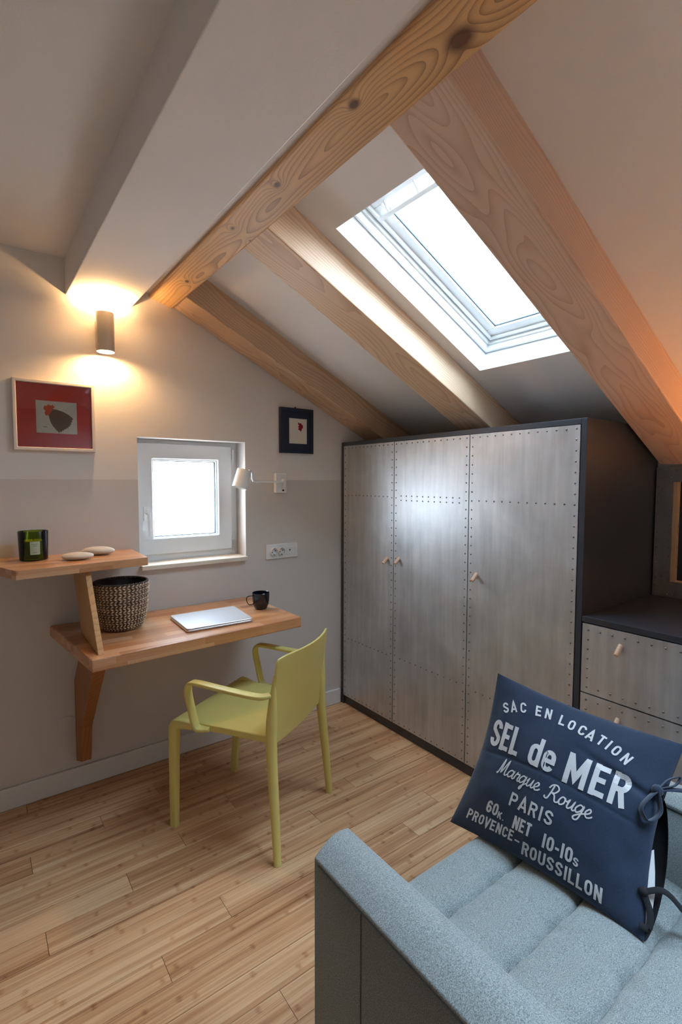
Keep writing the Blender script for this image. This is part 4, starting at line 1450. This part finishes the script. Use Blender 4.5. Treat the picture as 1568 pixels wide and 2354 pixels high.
def picture_blue():
    x0, x1, z0, z1 = 1.402, 1.622, 1.542, 1.796
    R = root('framed_picture', ((x0+x1)/2, YW, z0), 'small navy-framed picture with a crimson splash, right of the window', 'picture')
    w = 0.050
    ya, yb = YW-0.020, YW-0.0005
    W_, H_ = x1-x0, z1-z0
    a, b, c, d = x0+0.27*W_, x0+0.81*W_, z1-0.785*H_, z1-0.225*H_
    e_ = 0.018
    obj('frame', bxs(((x0, ya, z0), (x0+e_, yb, z1)), ((x1-e_, ya, z0), (x1, yb, z1)), ((x0+e_, ya, z0), (x1-e_, yb, z0+e_)), ((x0+e_, ya, z1-e_), (x1-e_, yb, z1))), M_['frame_b'], R, bevel=0.002)
    obj('blue_mat', bxs(((x0+e_, ya+0.004, z0+e_), (a, yb, z1-e_)), ((b, ya+0.004, z0+e_), (x1-e_, yb, z1-e_)), ((a, ya+0.004, z0+e_), (b, yb, c)), ((a, ya+0.004, d), (b, yb, z1-e_))), M_['frame_b'], R, bevel=0.002)
    pp = obj('paper', bxs(((a, YW-0.012, c), (b, YW-0.003, d))), M_['paper'], R)
    bm = nb()
    pts = [(815, 672), (838, 700), (862, 706), (905, 690), (900, 728), (945, 752), (940, 775), (965, 798), (945, 822), (958, 848), (925, 862), (912, 905), (902, 930), (885, 965), (868, 925), (825, 905), (805, 868), (840, 838), (808, 830), (812, 790), (840, 770), (808, 735), (803, 700)]
    def mp(X, Y, y):
        return (x0+(X-260)/1005*W_, y, z1-(Y-215-75*(X-260)/1005)/(1385-45*(X-260)/1005)*H_)
    fr = [bm.verts.new(mp(X, Y, YW-0.0127)) for X, Y in pts]
    bk = [bm.verts.new(mp(X, Y, YW-0.0119)) for X, Y in pts]
    bm.faces.new(fr)
    bm.faces.new(bk[::-1])
    n = len(fr)
    for i in range(n): bm.faces.new((fr[i], bk[i], bk[(i+1) % n], fr[(i+1) % n]))
    obj('painted_splash', bm, M_['crimson'], pp)
    bm = nb()
    bmesh.ops.create_uvsphere(bm, u_segments=10, v_segments=8, radius=0.005, matrix=Matrix.Translation((x0+0.47*W_, YW-0.008, z1+0.003)))
    obj('hanger', bm, M_['black'], R)
picture_blue()

def reading_lamp():
    R = root('reading_lamp', (1.40, YW, 1.37), 'white swing-arm reading lamp mounted beside the window', 'lamp')
    obj('wall_plate', bxs(((1.366, YW-0.026, 1.318), (1.436, YW-0.0005, 1.427))), M_['white'], R, bevel=0.004)
    bm = nb()
    tube(bm, [(1.412, YW-0.024, 1.386), (1.412, YW-0.050, 1.386)], 0.010, 14)
    tube(bm, [(1.412, YW-0.044, 1.350), (1.412, YW-0.044, 1.398)], 0.008, 14)
    obj('pivot', bm, M_['white'], R, smooth=40)
    bm = nb()
    pts = [(1.412, 2.420, 1.380), (1.345, 2.412, 1.380), (1.225, 2.396, 1.380), (1.207, 2.394, 1.384), (1.201, 2.393, 1.396), (1.200, 2.392, 1.432)]
    tube(bm, pts, 0.0055, 12)
    obj('arm', bm, M_['white'], R, smooth=40)
    ax = Vector((-0.32, 0.0, -0.95)).normalized()
    c = Vector((1.148, 2.375, 1.440))
    bm = nb()
    r, ln = 0.0375, 0.097
    lathe(bm, [(0, 0), (r-0.003, 0), (r, 0.003), (r, ln), (r-0.0015, ln), (r-0.0015, 0.004), (0, 0.004)], c, 40, ax)
    sh = obj('lamp_shade', bm, M_['white'], R, smooth=40)
    bm = nb()
    lathe(bm, [(0, 0.010), (0.014, 0.010), (0.016, 0.04), (0.026, 0.058), (0.024, 0.074), (0, 0.082)], c, 24, ax)
    obj('bulb', bm, M_['socket'], sh, smooth=40)
    bm = nb()
    tube(bm, [(1.200, 2.392, 1.430), (1.176, 2.382, 1.437)], 0.006, 10)
    obj('knuckle', bm, M_['white'], R, smooth=40)
    bm = nb()
    tube(bm, [(1.412, YW-0.025, 1.332), (1.412, YW-0.032, 1.332)], 0.005, 12)
    obj('switch', bm, M_['hole'], R, smooth=40)
reading_lamp()

def sockets():
    x0, x1, z0, z1 = 1.313, 1.517, 0.948, 1.030
    R = root('power_outlet', ((x0+x1)/2, YW, z0), 'white double power socket plate on the wall above the mug', 'socket')
    bm = bxs(((x0, YW-0.010, z0), (x1, YW-0.0005, z1)))
    obj('plate', bm, M_['socket'], R, bevel=0.003, segs=3)
    zc = (z0+z1)/2
    for cx_ in (1.360, 1.408):
        bm = nb()
        lathe(bm, [(0, 0.0), (0.0195, 0.0), (0.0195, 0.012), (0.0215, 0.012), (0.0215, -0.002), (0, -0.002)], (cx_, YW-0.0105, zc), 32, (0, -1, 0))
        so = obj('socket', bm, M_['socket'], R, smooth=40)
        bm = nb()
        for dx, dz in ((-0.009, -0.004), (0.009, 0.004)):
            lathe(bm, [(0, 0), (0.0032, 0), (0.0032, 0.0012), (0, 0.0012)], (cx_+dx, YW-0.0107, zc+dz), 10, (0, -1, 0))
        for dz in (-0.0175, 0.0175):
            box(bm, (cx_-0.003, YW-0.021, zc+dz-0.0015), (cx_+0.003, YW-0.0107, zc+dz+0.0015))
        obj('contact', bm, M_['hole'], so)
    obj('module', bxs(((1.440, YW-0.013, zc-0.022), (1.485, YW-0.010, zc+0.022))), M_['socket'], R, bevel=0.001)
    bm = nb()
    prism(bm, [(1.457, zc+0.007), (1.469, zc+0.007), (1.463, zc-0.004)], 1, YW-0.0136, YW-0.0128)
    obj('port', bm, M_['hole'], R)
sockets()

bm = nb()
lathe(bm, [(0, 0.0045), (0.030, 0.0045), (0.036, 0.003), (0.0375, 0.0)], (0.318, YW-0.0003, 0.300), 40, (0, -1, 0))
tag(obj('blanking_cover', bm, M_['wall'], origin=(0.318, YW, 0.300), smooth=40), 'round blank wall cover low beside the desk bracket', 'cover')

# ------------------------------------------------------------------ lamp added outside the view for the orange glow on the rafter
def added_table_lamp():
    c = Vector((2.20, 0.18, 0.8805))
    R = root('added_table_lamp', c, 'unseen table lamp with a linen shade, added on the chest for the orange glow', 'lamp')
    bm = nb()
    lathe(bm, [(0, 0), (0.06, 0), (0.06, 0.012), (0.012, 0.02), (0.010, 0.20), (0, 0.20)], c, 32)
    obj('lamp_base', bm, M_['steel'], R, smooth=40)
    bm = nb()
    lathe(bm, [(0.10, 0.17), (0.075, 0.33)], c, 40)
    obj('lamp_shade', bm, M_['shade'], R, smooth=40)
    bm = nb()
    bmesh.ops.create_uvsphere(bm, u_segments=16, v_segments=10, radius=0.025, matrix=Matrix.Translation(c+Vector((0, 0, 0.225))))
    obj('bulb', bm, M_['lens'], R, smooth=180)
    li = bpy.data.lights.new('added_table_light', 'POINT')
    li.energy = ADDED_LAMP_W
    li.color = (1.0, 0.43, 0.12)
    li.shadow_soft_size = 0.03
    lo = bpy.data.objects.new('added_table_light', li)
    COL.objects.link(lo)
    lo.location = c + Vector((0, 0, 0.275))
added_table_lamp()
